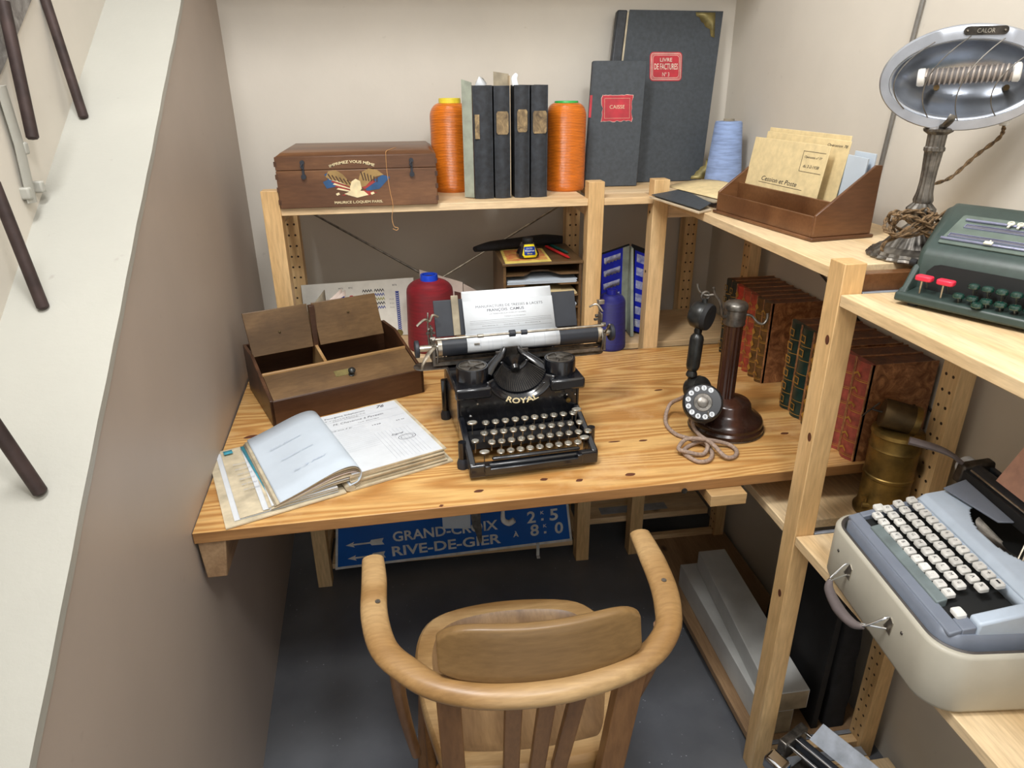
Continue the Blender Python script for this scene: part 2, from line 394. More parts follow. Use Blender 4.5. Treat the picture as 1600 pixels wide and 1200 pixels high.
WM = {}
def wm(o): return WM.get(o.name, Matrix())
def setm(o, loc=(0, 0, 0), rz=0):
    o.location = loc; o.rotation_euler = (0, 0, rz); WM[o.name] = rotz(rz, loc)
def tag(o, label=None, cat=None, group=None, kind=None):
    if label: o['label'] = label
    if cat: o['category'] = cat
    if group: o['group'] = group
    if kind: o['kind'] = kind
    return o
def thing(name, label, cat, loc=(0, 0, 0), rz=0, group=None):
    o = bpy.data.objects.new(name, None); COL.objects.link(o); o.empty_display_size = .02
    setm(o, loc, rz); return tag(o, label, cat, group)
def obj(name, mb, mats, parent=None, at=(0, 0, 0), rz=0, bevel=0, seg=2, local=True, ang=38, label=None, subsurf=0, solid=0, inv=False):
    """links mb as ONE mesh. local=True: vertices are in the parent's frame; False: world"""
    if isinstance(mats, str): mats = [mats]
    me = bpy.data.meshes.new(name)
    top = parent
    while top is not None and top.parent is not None: top = top.parent
    if parent is None:
        I = rotz(rz, at).inverted() if not local else Matrix()
    else: I = wm(top).inverted() if not local else Matrix()
    me.from_pydata([tuple(I @ v) for v in mb.v], [], mb.f)
    for k in mats: me.materials.append(M[k])
    for p, i in zip(me.polygons, mb.mi): p.material_index = min(i, len(mats)-1)
    bm = bmesh.new(); bm.from_mesh(me); bmesh.ops.recalc_face_normals(bm, faces=bm.faces); bm.to_mesh(me); bm.free()
    me.polygons.foreach_set('use_smooth', [True]*len(me.polygons)); me.set_sharp_from_angle(angle=math.radians(ang))
    o = bpy.data.objects.new(name, me); COL.objects.link(o)
    if parent is not None: o.parent = parent
    else: setm(o, at, rz)
    if label: o['label'] = label
    if solid:
        md = o.modifiers.new('s', 'SOLIDIFY'); md.thickness = solid; md.offset = 0
    if bevel:
        md = o.modifiers.new('b', 'BEVEL'); md.width = bevel; md.segments = seg; md.limit_method = 'ANGLE'; md.angle_limit = math.radians(45)
        md.harden_normals = False
    if subsurf:
        md = o.modifiers.new('u', 'SUBSURF'); md.levels = subsurf; md.render_levels = subsurf
    return o
def struct(name, mb, mats, **k):
    o = obj(name, mb, mats, None, local=False, **k); o['kind'] = 'structure'; return o
def copy_tree(o, parent=None):
    c = o.copy(); COL.objects.link(c)
    if parent is not None: c.parent = parent
    for ch in [x for x in bpy.data.objects if x.parent == o]: copy_tree(ch, c)
    return c
def arcpts(cx, cy, r, a0, a1, n): return [(cx+r*math.cos(a0+(a1-a0)*i/n), cy+r*math.sin(a0+(a1-a0)*i/n)) for i in range(n+1)]
def rrect(x0, x1, y0, y1, r, n=5):
    return (arcpts(x1-r, y1-r, r, 0, PI/2, n)+arcpts(x0+r, y1-r, r, PI/2, PI, n)+arcpts(x0+r, y0+r, r, PI, 1.5*PI, n)+arcpts(x1-r, y0+r, r, 1.5*PI, 2*PI, n))
# ------------------------------------------------------------------ setting
XR, YB = 1.05, 2.30
struct('floor', MB().box(-2.2, 1.25, -1.2, 2.5, -.06, 0), 'floor')
struct('wall_back', MB().box(-2.2, 1.25, YB, YB+.1, 0, 2.75), 'wall')
struct('wall_right', MB().box(XR, XR+.1, -1.2, YB, 0, 2.75), 'wall')
def lwx(y): return -.419-.0525*(y-1.112)
def capz(y): return .905+.5843*(y-.525)
ya, yb = -.9, YB
W = .15
mb = MB(); mb.hexa([(lwx(ya)-W, ya, 0), (lwx(ya), ya, 0), (lwx(yb), yb, 0), (lwx(yb)-W, yb, 0),
                    (lwx(ya)-W, ya, capz(ya)), (lwx(ya), ya, capz(ya)), (lwx(yb), yb, capz(yb)), (lwx(yb)-W, yb, capz(yb))])
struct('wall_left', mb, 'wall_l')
mb = MB()
nseg = 60
def capf(u, v):
    y = ya+(yb-ya)*v; x = lwx(y)+.004-u*(W+.004)
    e = .0004*math.sin(v*190)+.0004*math.sin(v*433)
    return (x+(e if u < .01 else 0), y, capz(y)+.012)
mb.grid(capf, 1, nseg)
mb.grid(lambda u, v: (capf(0, v)[0], capf(0, v)[1], capz(capf(0, v)[1])-.004+.016*u), 1, nseg)
struct('trim_1', mb, 'cap')
# stairwell wall that rises beyond the capped stringer
mb = MB(); mb.hexa([(-.72, -.9, 0), (lwx(-.9)-W, -.9, 0), (lwx(yb)-W, yb, 0), (-.80, yb, 0), (-.72, -.9, 2.75), (lwx(-.9)-W, -.9, 2.75), (lwx(yb)-W, yb, 2.75), (-.80, yb, 2.75)])
struct('wall_stair', mb, 'wall')
# low ceiling strip over the back wall
struct('trim_2', MB().box(-.47, XR, 1.93, YB, 1.878, 2.01), 'wall')

# iron balusters of the stair, set in the sloping cap
def rod(p0, p1, r, label, g=None):
    mb = MB(); p0, p1 = Vector(p0), Vector(p1); d = (p1-p0).normalized()
    mb.lathe([(1e-6, 0), (r*.7, .001), (r, .004), (r, (p1-p0).length)], p0, d, 16)
    o = obj('baluster', mb, 'iron', None, at=tuple(p0), local=False); tag(o, label, 'baluster', g)
G = 'iron balusters of the stair'
# tops follow the lean of each rod
rod((-.556, 1.428, 1.445), (-.580, 1.443, 1.647), .0082, 'dark iron baluster highest up the cream stair cap, ending at its left edge', G)
rod((-.512, 1.028, 1.211), (-.540, 1.050, 1.382), .0082, 'dark iron baluster standing midway down the cream cap, with a short shadow', G)
rod((-.443, .771, 1.061), (-.470, .771, 1.161), .0082, 'lowest and nearest dark iron baluster at the left frame edge', G)
rod((-.552, 1.214, 1.424), (-.556, 1.243, 1.612), .0088, 'dark iron rod ending in front of the beige stairwell wall', G)
# pipe with clips and silver trunk on the stairwell wall

def trunk(name, pts, label, mat, cat, w_=.012):
    mb = MB(); P_ = [Vector(p) for p in pts]
    mb.tube(P_, w_, 8, rr=[(w_, .004)]*len(P_), up=(1, 0, 0)); o = obj(name, mb, mat, None, at=tuple(P_[0]), local=False); return tag(o, label, cat)
trunk('cable_trunking', [(-.565, 1.19, 1.50), (-.565, 1.196, 1.42), (-.566, 1.19, 1.335)], 'flat cream cable trunking on the stairwell wall', 'cap', 'trunking', .014)
for (y, z, lb) in ((1.208, 1.413, 'upper cream cable clip above the pair of clips'), (1.182, 1.350, 'left cream cable clip of the lower pair'), (1.226, 1.354, 'right cream cable clip of the lower pair')):
    mb = MB(); mb.box(-.5745, -.560, y-.0065, y+.0065, z-.009, z+.009); o = obj('cable_clip', mb, 'cap', None, at=(-.566, y, z), local=False, bevel=.003, seg=3); tag(o, lb, 'clip', 'cable clips on the stairwell wall')
mb = MB(); mb.hexa([(-.571, 1.214, 1.563), (-.569, 1.165, 1.487), (-.575, 1.270, 1.552), (-.581, 1.41, 1.640), (-.566, 1.214, 1.563), (-.564, 1.165, 1.487), (-.568, 1.270, 1.552), (-.576, 1.41, 1.640)])
mb = MB(); q_ = [(1.150, 1.520), (1.160, 1.487), (1.270, 1.552), (1.415, 1.642), (1.300, 1.640)]
mb.add([(lwx(y)-.149, y, z) for y, z in q_]+[(lwx(y)-.145, y, z) for y, z in q_], [(4, 3, 2, 1, 0), (5, 6, 7, 8, 9)]+[(i, (i+1) % 5, 5+(i+1) % 5, 5+i) for i in range(5)])
o = obj('stair_edge', mb, 'stairsteel', None, at=(-.56, 1.3, 1.58), local=False, bevel=.001); tag(o, 'mottled grey stair tread edge crossing the top left corner', 'stair')
# ------------------------------------------------------------------ shelving
PS = .044
def post(name, x0, y0, z0, z1, parent, holes=None, dx=PS, dy=PS):
    mb = MB(); mb.box(x0, x0+dx, y0, y0+dy, z0, z1)
    if holes:
        z = z0+.03
        while z < z1-.02:
            for k in (.3, .72):
                if holes == '-y': mb.cyl((x0+dx*k, y0-.0004, z), (x0+dx*k, y0+.001, z), .0034, n=10, m=1)
                if holes == '-x': mb.cyl((x0-.0004, y0+dy*k, z), (x0+.001, y0+dy*k, z), .0034, n=10, m=1)
            z += .032
    return obj(name, mb, ['pine_z', 'walnut_in'], parent, local=False, bevel=.0012)
def slab(name, x0, x1, y0, y1, z0, z1, mat, parent):
    return obj(name, MB().box(x0, x1, y0, y1, z0, z1), mat, parent, local=False, bevel=.0012)
# left unit under the box and spools
u1 = thing('shelving_unit', 'pale pine shelving unit against the back wall carrying the printing box', 'shelf', (.09, 1.88, 0))
post('post', -.36, 1.88, 0, 1.25, u1); post('post', .494, 1.88, 0, 1.25, u1)
post('post', -.36, 2.146, 0, 1.25, u1, '-y'); post('post', .494, 2.146, 0, 1.25, u1, '-y')
for z in (.05, .64, 1.17):
    for x in (-.35, .504): slab('side_rail', x, x+.022, 1.924, 2.146, z-.02, z+.012, 'pine_y', u1)
slab('shelf_board', -.316, .494, 1.883, 2.19, 1.187, 1.206, 'pine_x', u1)
slab('shelf_board', -.316, .494, 1.924, 2.19, .742, .760, 'pine_x', u1)
slab('shelf_board', -.316, .494, 1.93, 2.19, .03, .05, 'pine_x', u1)
for a, b in (((-.29, 2.195, 1.148), (.46, 2.195, .672)), ((.49, 2.195, 1.143), (-.28, 2.195, .71))):
    obj('brace_rod', MB().tube([a, b], .0034, 8), 'steel' if a[0] < 0 else 'nickel', u1, local=False)
# corner boards between the two units
u2 = thing('corner_shelf', 'narrow pale pine corner shelf under the ledgers and pale blue cone', 'shelf', (.75, 1.88, 0))
slab('shelf_board', .5385, 1.03, 1.972, 2.20, 1.187, 1.206, 'pine_x', u2)
slab('shelf_board', .5385, .679, 1.883, 1.971, 1.187, 1.206, 'pine_x', u2)
slab('shelf_board', .7255, .984, 1.9165, 1.971, 1.187, 1.206, 'pine_x', u2)
slab('shelf_board', .5385, 1.04, 1.931, 2.24, .742, .760, 'pine_x', u2)
slab('shelf_board', .5385, .98, 1.94, 2.24, .10, .122, 'pine_x', u2)
post('post', .925, 2.2405, 0, 1.187, u2, '-y')
slab('metal_strip', .60, .84, 1.96, 2.0, .122, .1235, 'zinc', u2)
# right unit
u3 = thing('shelving_unit', 'pale pine shelving unit along the right wall holding books and letter rack', 'shelf', (.72, 1.5, 0))
post('post', .680, 1.885, 0, 1.25, u3); post('post', .985, 1.885, 0, 1.25, u3, '-x', .034)
mbp = MB(); mbp.box(.715, .755, 1.04, 1.084, 0, 1.218)
for (ky, kz) in ((1.052, 1.081), (1.052, .889), (1.056, .522)):
    mbp.add([(.7147, ky+.006*math.cos(a), kz+.009*math.sin(a)) for a in [2*PI*k/16 for k in range(16)]], [tuple(range(16))], 1)
obj('post', mbp, ['pine_z', 'knot'], u3, local=False, bevel=.0015)
post('post', .985, 1.04, 0, 1.218, u3, '-x', .036)
slab('shelf_board', .716, 1.03, 1.085, 1.8845, 1.184, 1.204, 'pine_y', u3)
slab('shelf_board', .716, 1.03, 1.085, 1.88, .655, .675, 'pine_y', u3)
slab('shelf_board', .735, 1.03, 1.085, 1.90, .025, .045, 'oldpine', u3)
slab('side_rail', .755, .985, 1.05, 1.072, 1.165, 1.197, 'mahog', u3)
slab('side_rail', .755, .985, 1.05, 1.072, .012, .046, 'pine_x', u3)
for x in (.685,): 
    for z in (.05, 1.165): slab('side_rail', .724, .985, 1.895, 1.915, z-.02, z+.012, 'pine_x', u3)
for a, b in (((1.0445, 1.86, 1.13), (1.0445, 1.12, .86)), ((1.0445, 1.12, 1.13), (1.0445, 1.86, .80))):
    obj('brace_rod', MB().tube([a, b], .0028, 8), 'darksteel', u3, local=False)
mb = MB()
for y, z in ((1.897, .99), (1.897, 1.16)): mb.cyl((.679, y+.012, z), (.681, y+.012, z), .004, n=12)
for z in (1.216,): pass
obj('screw', mb, 'brassd', u3, local=False)
slab('metal_strip', .757, .984, 1.073, 1.084, .0455, .047, 'zinc', u3)
# near unit
u4 = thing('shelving_unit', 'nearest pale pine shelving unit with the two typewriters, at the right edge', 'shelf', (.72, .6, 0))
slab('shelf_board', .716, 1.03, .12, 1.039, 1.146, 1.166, 'pine_y', u4)
slab('shelf_board', .716, 1.03, .12, 1.039, .655, .675, 'pine_y', u4)
slab('shelf_board', .716, 1.03, .12, 1.0, .025, .045, 'pine_y', u4)
slab('metal_strip', .757, .984, 1.012, 1.036, .0455, .047, 'zinc', u4)
slab('side_rail', .755, .985, 1.0005, 1.0105, .02, .046, 'pine_x', u4)
slab('metal_strip', .757, .984, 1.041, 1.049, 1.155, 1.167, 'zinc', u4)
slab('metal_strip', .757, .984, 1.041, 1.049, .668, .676, 'zinc', u4)
post('post', .716, .07, 0, 1.25, u4); post('post', .985, .07, 0, 1.25, u4)

# desk
D = .76
dk = thing('desk', 'knotty amber pine desk top spanning wall to wall', 'desk', (.25, 1.12, 0))
mb = MB()
poly = [(-.418, 1.113), (1.035, 1.150), (1.035, 1.884), (.725, 1.8835), (.49, 1.879), (-.314, 1.879), (-.455, 1.878)]
mb.prism(poly, .737, D)
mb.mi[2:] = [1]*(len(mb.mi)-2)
for kx, ky, ka, kb, kr in ((.106, 1.171, .010, .005, .1), (.241, 1.193, .008, .005, 0), (.311, 1.178, .008, .005, .2), (.419, 1.183, .011, .006, 0), (-.384, 1.485, .016, .007, .3), (.492, 1.32, .010, .004, 0), (.427, 1.325, .014, .003, 0), (.62, 1.58, .012, .004, .1), (.03, 1.131, .004, .004, 0), (.30, 1.45, .018, .004, 0), (-.06, 1.75, .010, .005, 0), (.82, 1.30, .010, .005, 0)):
    pts_ = [(kx+ka*math.cos(a)*math.cos(kr)-kb*math.sin(a)*math.sin(kr)+.0012*math.sin(3*a), ky+ka*math.cos(a)*math.sin(kr)+kb*math.sin(a)*math.cos(kr), D+.00025) for a in [2*PI*k/18 for k in range(18)]]
    mb.add(pts_, [tuple(range(18))], 2)
db = obj('desk_board', mb, ['desk', 'desk_edge', 'knot'], dk, local=False, bevel=.0015)
obj('wall_bracket', MB().hexa([(-.411, 1.12, .655), (-.375, 1.12, .655), (-.385, 1.72, .655), (-.445, 1.72, .655), (-.415, 1.12, .7365), (-.365, 1.12, .7365), (-.385, 1.72, .7365), (-.445, 1.72, .7365)]), 'oldpine', dk, local=False, bevel=.002)
obj('batten', MB().box(.566, .642, 1.112, 1.80, .712, .7365), 'oak', dk, local=False, bevel=.001)
mb = MB(); mb.cyl((.513, 1.1245, .748), (.513, 1.1225, .748), .006, n=14); obj('screw', mb, 'darksteel', dk, local=False)
# ------------------------------------------------------------------ on the upper shelves
def plate(p, th, m=None, mb=None, back=None):
    """slab from four front corners (BL, BR, TR, TL) with thickness th along back"""
    p = [Vector(q) for q in p]
    n = Vector(back).normalized() if back else (p[1]-p[0]).cross(p[3]-p[0]).normalized()*-1
    q = [a+n*th for a in p]; mb = mb or MB()
    return mb.hexa(p+q, m)
def pframe(p):
    """frame on a plate's face: origin centre, x to the right, y up, z outward"""
    p = [Vector(q) for q in p]; c = sum(p, Vector())/4
    return frame(c, (p[1]-p[0])+(p[2]-p[3]), (p[3]-p[0])+(p[2]-p[1]))

# printing box
b = thing('printing_box', 'old wooden printing set box with painted eagle and flags on its front', 'box', (-.114, 1.872, 1.2065))
x0, x1, y0, y1 = -.20, .20, 0, .33
obj('body', MB().box(x0, x1, y0, y1, 0, .0925), 'boxwood', b, bevel=.0015)
lid = MB(); lid.box(x0, x1, y0, y1, .0935, .126)
lid.hexa([(x0+.003, .003, .126), (x1-.003, .003, .126), (x1-.003, y1-.003, .126), (x0+.003, y1-.003, .126), (x0+.014, .016, .1345), (x1-.014, .016, .1345), (x1-.014, y1-.014, .1345), (x0+.014, y1-.014, .1345)])
obj('lid', lid, 'boxwood', b, bevel=.0012)
mb = MB()
for s in (-1, 1):
    for k in range(4): mb.box(s*.199-.0035*(1 if s < 0 else 1), s*.199+.0035, -.0006, .004, .01+k*.031, .022+k*.031)
obj('dovetail', mb, 'walnut_d', b)['kind'] = 'stuff'
for s in (-.133, .137):
    mb = MB(); mb.cyl((s, .002, .112), (s, -.006, .112), .0055, n=14); mb.box(s-.0028, s+.0028, -.005, 0, .078, .11); mb.cyl((s, .002, .078), (s, -.008, .078), .0062, n=14)
    mb.tube([(s, -.006, .110), (s-.004, -.008, .103), (s, -.007, .097)], .0022, 8)
    obj('latch', mb, 'rubber', b)
F = frame((-.012, -.0004, .1125), (1, 0, 0), (0, 0, 1))
mb = MB(); mb.text('IMPRIMEZ VOUS MÊME', Matrix.Translation((0, -.001, 0)) @ F, h=.0085, w=.115, bold=.02, arc=.16)
obj('lettering', mb, 'goldpaint', b); mb = MB()
mb.text('MAURICE L.OQUEM PARIS.', frame((-.003, -.0009, .0115), (1, 0, 0), (0, 0, 1)), h=.0075, w=.122, bold=.02)
obj('lettering', mb, 'goldpaint', b)
# painted emblem: generic spread bird over crossed flags
mb = MB(); E0 = frame((-.006, -.0005, .0615), (1, 0, 0), (0, 0, 1)) @ Matrix.Diagonal((1.32, 1.02, 1, 1))
def polyf(mb, pts, m, lift): mb.add([(x*.001, y*.001, lift) for x, y in pts], [tuple(range(len(pts)))], m, E0)
polyf(mb, [(-62, 2), (-44, 12), (-30, 2), (-8, -8), (-20, -16), (-40, -10), (-56, -14)], 2, .0002)
polyf(mb, [(-58, 20), (-48, 26), (-30, 6), (-40, -2), (-52, 8)], 2, .0003)
for k in range(5): polyf(mb, [(-50+k*3, 8-k*6), (-46+k*3, 11-k*6), (-6, -10-k*3), (-8, -13-k*3)], 1 if k % 2 else 3, .0004)
polyf(mb, [(14, -10), (52, 16), (66, 10), (44, -18), (20, -22)], 2, .0002)
polyf(mb, [(10, -12), (34, 4), (38, 0), (16, -18)], 1, .0004); polyf(mb, [(12, -20), (40, -26), (20, -34), (10, -28)], 1, .0004)
polyf(mb, [(-56, 14), (-50, 28), (-36, 30), (-24, 20), (-14, 4), (-4, -2), (-6, -14), (-20, -6), (-34, 4), (-46, 6)], 0, .0005)
polyf(mb, [(4, 0), (10, 22), (26, 32), (42, 28), (54, 16), (38, 12), (28, 2), (18, -10), (6, -14)], 0, .0005)
for k in range(6):
    polyf(mb, [(10+k*6, 24-k*3), (12+k*6, 26-k*3), (16+k*5, 4-k*1), (14+k*5, 3-k*1)], 4, .0006)
    polyf(mb, [(-52+k*7, 20-k*3), (-50+k*7, 22-k*3), (-44+k*7, 8-k*3), (-46+k*7, 7-k*3)], 4, .0006)
polyf(mb, [(-8, 2), (0, 8), (8, 2), (10, -16), (0, -34), (-12, -28), (-12, -12)], 3, .0007)
polyf(mb, [(-24, -28), (-8, -20), (14, -22), (22, -32), (0, -38)], 3, .0006)
for k in range(7): polyf(mb, [(-40+k*11, -27-(k % 2)*4), (-34+k*11, -24-(k % 2)*4), (-32+k*11, -29-(k % 2)*3), (-38+k*11, -32)], 1 if k % 2 else 3, .0005)
obj('painted_emblem', mb, ['eagle', 'flagred', 'flagblue', 'goldpaint', 'walnut_d'], b)
mb = MB(); mb.tube([(.10, .10, .1352), (.085, .04, .1354), (.076, .0, .1345), (.0745, -.003, .125), (.074, -.0035, .09), (.078, -.004, .04), (.083, -.004, .0), (.078, -.006, -.03), (.082, -.01, -.052), (.092, -.012, -.056), (.088, -.013, -.062), (.078, -.01, -.058)], .0006, 6, smooth=4)
o = obj('loose_thread', mb, 'twine', None, at=(-.114, 1.872, 1.2065)); tag(o, 'thin loose orange thread trailing over the front of the printing box', 'thread')

# spools
def spool(name, label, mat, capmat, loc, R, H, cat='spool', group=None, neck=.020, shoulder=.02, collar=None, top_h=.012, inside='walnut_in', taper=1.0):
    t = thing(name, label, cat, loc, 0, group)
    prof = [(R*.93, 0), (R*.985, H*.02), (R, H*.06)]
    for k in range(1, 10): prof.append((R*(1-(1-taper)*k/9), H*(.06+.78*k/9)))
    Rt = prof[-1][0]; Hs = prof[-1][1]
    for k in range(1, 8):
        a = PI/2*k/7; prof.append((neck+(Rt-neck)*math.cos(a) if k < 7 else neck, Hs+(H-Hs)*math.sin(a)))
    obj('wound_thread', MB().lathe(prof, n=48), mat, t)
    c = collar or neck*1.12
    obj('tube_collar', MB().lathe([(c, H-.003), (c, H+top_h*.5), (c*.97, H+top_h), (c*.74, H+top_h), (c*.70, H-.002)], n=32), capmat, t)
    obj('tube_bore', MB().lathe([(c*.70, H-.004), (c*.705, H+top_h*.55)], n=24), inside, t)
    return t
spool('thread_spool', 'glossy orange thread spool with yellow collar, right of the printing box', 'orange', 'yellowpl', (.144, 2.12, 1.2065), .0585, .240, group='orange thread spools', neck=.028, inside='bluepl')
spool('thread_spool', 'glossy orange thread spool with green top, right of the black ledgers', 'orange', 'greenpl', (.470, 2.072, 1.2065), .0575, .238, group='orange thread spools', neck=.030, top_h=.004)
spool('thread_spool', 'large matte red thread spool with bright blue collar behind the black typewriter', 'redthread', 'bluepl', (.055, 2.01, .7605), .0735, .208, neck=.022, collar=.026, top_h=.016, taper=.93)
spool('thread_spool', 'dark blue thread spool on the desk beside the blue lace album', 'bluethread', 'navypl', (.583, 1.915, .7605), .0485, .166, neck=.014, collar=.0165, top_h=.013, taper=.86)
t = thing('thread_cone', 'pale blue thread cone on the corner shelf against the wall', 'spool', (.968, 2.085, 1.2065))
obj('wound_thread', MB().lathe([(.052, 0), (.0555, .006), (.054, .02), (.0395, .176), (.037, .180), (.016, .181)], n=40), 'palethread', t)
obj('tube_bore', MB().lathe([(.016, .1805), (.016, .187), (.012, .187), (.012, .176), (1e-6, .176)], n=20), 'cardboard', t)

# four upright black account books with worn spine labels
def acct(x0, x1, h, d, label, lab, z=1.2065, yf=1.935, lean=0, tall=0):
    t = thing('account_book', label, 'book', ((x0+x1)/2, yf, z), 0, 'black account books on the shelf')
    w2 = (x1-x0)/2-.0006; c = .003
    mb = MB()
    mb.box(-w2, -w2+c, .004, d, 0, h+tall*.0); mb.box(w2-c, w2, .004, d, 0, h)
    n = 8; P_ = [(-w2+2*w2*i/n, .006-.007*math.sin(PI*i/n)) for i in range(n+1)]
    mb.prism(P_+[(w2, .012), (-w2, .012)], 0, h)
    obj('cover', mb, 'bookblack', t, bevel=.0006)
    obj('page_block', MB().box(-w2+c, w2-c, .012, d-.004, .003, h-.007), 'paper_old', t)
    if lab:
        lx, lz0, lz1 = lab; k = .0035
        pts = [(-lx+k, lz0), (lx-k, lz0), (lx, lz0+k*1.6), (lx, lz1-k*1.6), (lx-k, lz1), (-lx+k, lz1), (-lx, lz1-k*1.6), (-lx, lz0+k*1.6)]
        m2 = MB(); m2.prism(pts, 0, .0022, T=frame((0, .0004, 0), (1, 0, 0), (0, 0, 1))); obj('spine_label', m2, 'labeltan', t)
    return t
a1 = acct(.191, .243, .285, .12, 'black account book leftmost of the row, a pale board sticking out beside it', None)
obj('torn_label', MB().box(-.022, -.010, -.0025, .003, .155, .215), 'labeltan', a1)
obj('loose_board', plate([(-.052, .03, .002), (-.0275, .012, .002), (-.0275, .012, .292), (-.052, .03, .300)], .0018), 'greygreen', a1)
mb = MB(); mb.add([(-.018, .01, .284), (.004, .004, .283), (.014, .02, .288), (.008, .05, .302), (-.006, .02, .306), (-.012, .04, .292)], [(0, 1, 4), (1, 2, 4), (2, 3, 4), (4, 3, 5), (0, 4, 5)])
obj('paper_scrap', mb, 'paper', a1, solid=.0006)
a2 = acct(.246, .290, .284, .20, 'black account book second from left, tall grey board rising behind it', (.016, .165, .222))
obj('loose_board', plate([(-.016, .05, .20), (.022, .035, .20), (.022, .035, .312), (-.016, .05, .318)], .0025), 'cardboard', a2)
obj('loose_board', MB().box(.0205, .0222, .004, .05, .005, .308), 'boardtan', a2)
a3 = acct(.300, .342, .285, .20, 'black account book third from left with a curled page on top', (.0135, .170, .226))
obj('curled_page', MB().tube([(-.014, .02, .283), (-.016, .03, .30), (-.008, .04, .312)], .004, 8, smooth=4, rr=[(.009, .0012), (.008, .001), (.004, .001)]), 'paper', a3)
acct(.345, .391, .285, .20, 'black account book rightmost of the row, touching the green-topped orange spool', (.0185, .166, .222))

# two tall ledgers
P1 = [(.600, 2.17, 1.2075), (.935, 2.17, 1.2075), (.990, 2.252, 1.69), (.664, 2.252, 1.693)]
o0 = thing('ledger', 'tall charcoal ledger with red label reading LIVRE DE FACTURES, leaning in the corner', 'book', P1[0])
def inset(P, u0, u1, v0, v1, d=0):
    P = [Vector(p) for p in P]; n = (P[1]-P[0]).cross(P[3]-P[0]).normalized()
    f = lambda u, v: (P[0]*(1-u)+P[1]*u)*(1-v)+(P[3]*(1-u)+P[2]*u)*v+n*d
    return [f(u0, v0), f(u1, v0), f(u1, v1), f(u0, v1)]
obj('front_cover', plate(inset(P1, .10, 1, 0, 1), .0035), 'bookcloth', o0, local=False, bevel=.001)
obj('page_block', plate(inset(P1, .02, .985, .012, .988, -.004), .020), 'paper_old', o0, local=False)
obj('back_cover', plate(inset(P1, .0, 1, 0, 1, -.0245), .003), 'bookcloth', o0, local=False)
mb = MB(); plate(inset(P1, -.012, .082, .0, .998, .0015), .026, mb=mb); obj('spine', mb, 'bookblack', o0, local=False, bevel=.004)
obj('spine_patch', plate(inset(P1, -.010, .05, .575, .64, .0022), .0006), 'red', o0, local=False)
mb = MB()
T = pframe(inset(P1, .10, 1, 0, 1, .0002))
def corner(pts, cx, cy, sx, sy): return [(cx+sx*x, cy+sy*y) for x, y in pts]
cp = [(0, 0), (-.062, 0), (-.060, .010), (-.050, .014), (-.044, .026), (-.036, .030), (-.030, .040), (-.016, .046), (-.012, .066), (0, .070)]
mb.add([(.149+x, .2405-y, .0006) for x, y in cp], [tuple(range(len(cp)))], 0, T)
obj('corner_guard', mb, 'brasspl', o0, local=False, solid=.0006); mb = MB()
mb.add([(.149+x, -.2405+y*.9, .0006) for x, y in cp], [tuple(range(len(cp)))], 0, T)
obj('corner_guard', mb, 'brasspl', o0, local=False, solid=.0006)
C_ = inset(P1, .355, .665, .60, .765, .0006); T = pframe(C_); W_, H_ = (C_[1]-C_[0]).length, (C_[3]-C_[0]).length
mb = MB(); mb.prism(rrect(-W_/2, W_/2, -H_/2, H_/2, .011), -.0003, .0004, 0, T)
for k, (i, wd) in enumerate(((.003, .0012), (.006, .0008), (.009, .001))):
    a, b_ = rrect(-W_/2+i, W_/2-i, -H_/2+i, H_/2-i, .009), rrect(-W_/2+i+wd, W_/2-i-wd, -H_/2+i+wd, H_/2-i-wd, .0082)
    n = len(a); mb.add([(x, y, .0007) for x, y in a+b_], [(j, (j+1) % n, n+(j+1) % n, n+j) for j in range(n)], 1, T)
mb.text('LIVRE', Matrix.Translation(T.to_3x3() @ Vector((0, H_*.23, 0))) @ T, h=.0105, w=.038, m=1, lift=.0009, bold=.01)
mb.text('DE FACTURES', T, h=.017, w=.074, m=1, lift=.0009, bold=.01)
mb.text('Nº 3', Matrix.Translation(T.to_3x3() @ Vector((0, -H_*.27, 0))) @ T, h=.0115, w=.022, m=1, lift=.0009)
obj('cover_label', mb, ['red', 'silverline'], o0, local=False)

P2 = [(.540, 2.100, 1.2075), (.697, 2.092, 1.2075), (.722, 2.140, 1.553), (.567, 2.148, 1.553)]
o1 = thing('ledger', 'shorter black ledger with torn red CAISSE label leaning on the tall ledger', 'book', P2[0])
obj('front_cover', plate(inset(P2, 0, 1, 0, 1), .003), 'bookcloth', o1, local=False, bevel=.0012)
obj('page_block', plate(inset(P2, .02, .97, .012, .99, -.0034), .012), 'paper_old', o1, local=False)
obj('back_cover', plate(inset(P2, 0, 1.03, 0, 1, -.0158), .003), 'bookcloth', o1, local=False, bevel=.0012)
obj('spine', plate(inset(P2, -.03, .03, 0, 1, -.001), .016), 'bookblack', o1, local=False, bevel=.003)
obj('spine_patch', plate(inset(P2, -.034, .012, .56, .735, .0009), .0008), 'red', o1, local=False)
C_ = inset(P2, .20, .80, .525, .735, .0004); T = pframe(C_); W_, H_ = (C_[1]-C_[0]).length, (C_[3]-C_[0]).length
def tornpoly(W_, H_, r):
    rnd = random.Random(3); pts = []
    for i in range(14): pts.append((-W_/2+W_*i/14, -H_/2+rnd.uniform(0, r)))
    for i in range(8): pts.append((W_/2-rnd.uniform(0, r*1.3), -H_/2+H_*i/8))
    for i in range(14): pts.append((W_/2-W_*i/14, H_/2-rnd.uniform(0, r*.5)))
    for i in range(8): pts.append((-W_/2+rnd.uniform(0, r*1.3), H_/2-H_*i/8))
    return pts
mb = MB(); mb.prism(tornpoly(W_+.003, H_+.003, .005), -.0002, .0003, 1, T); mb.prism(tornpoly(W_, H_, .004), .0003, .0006, 0, T)
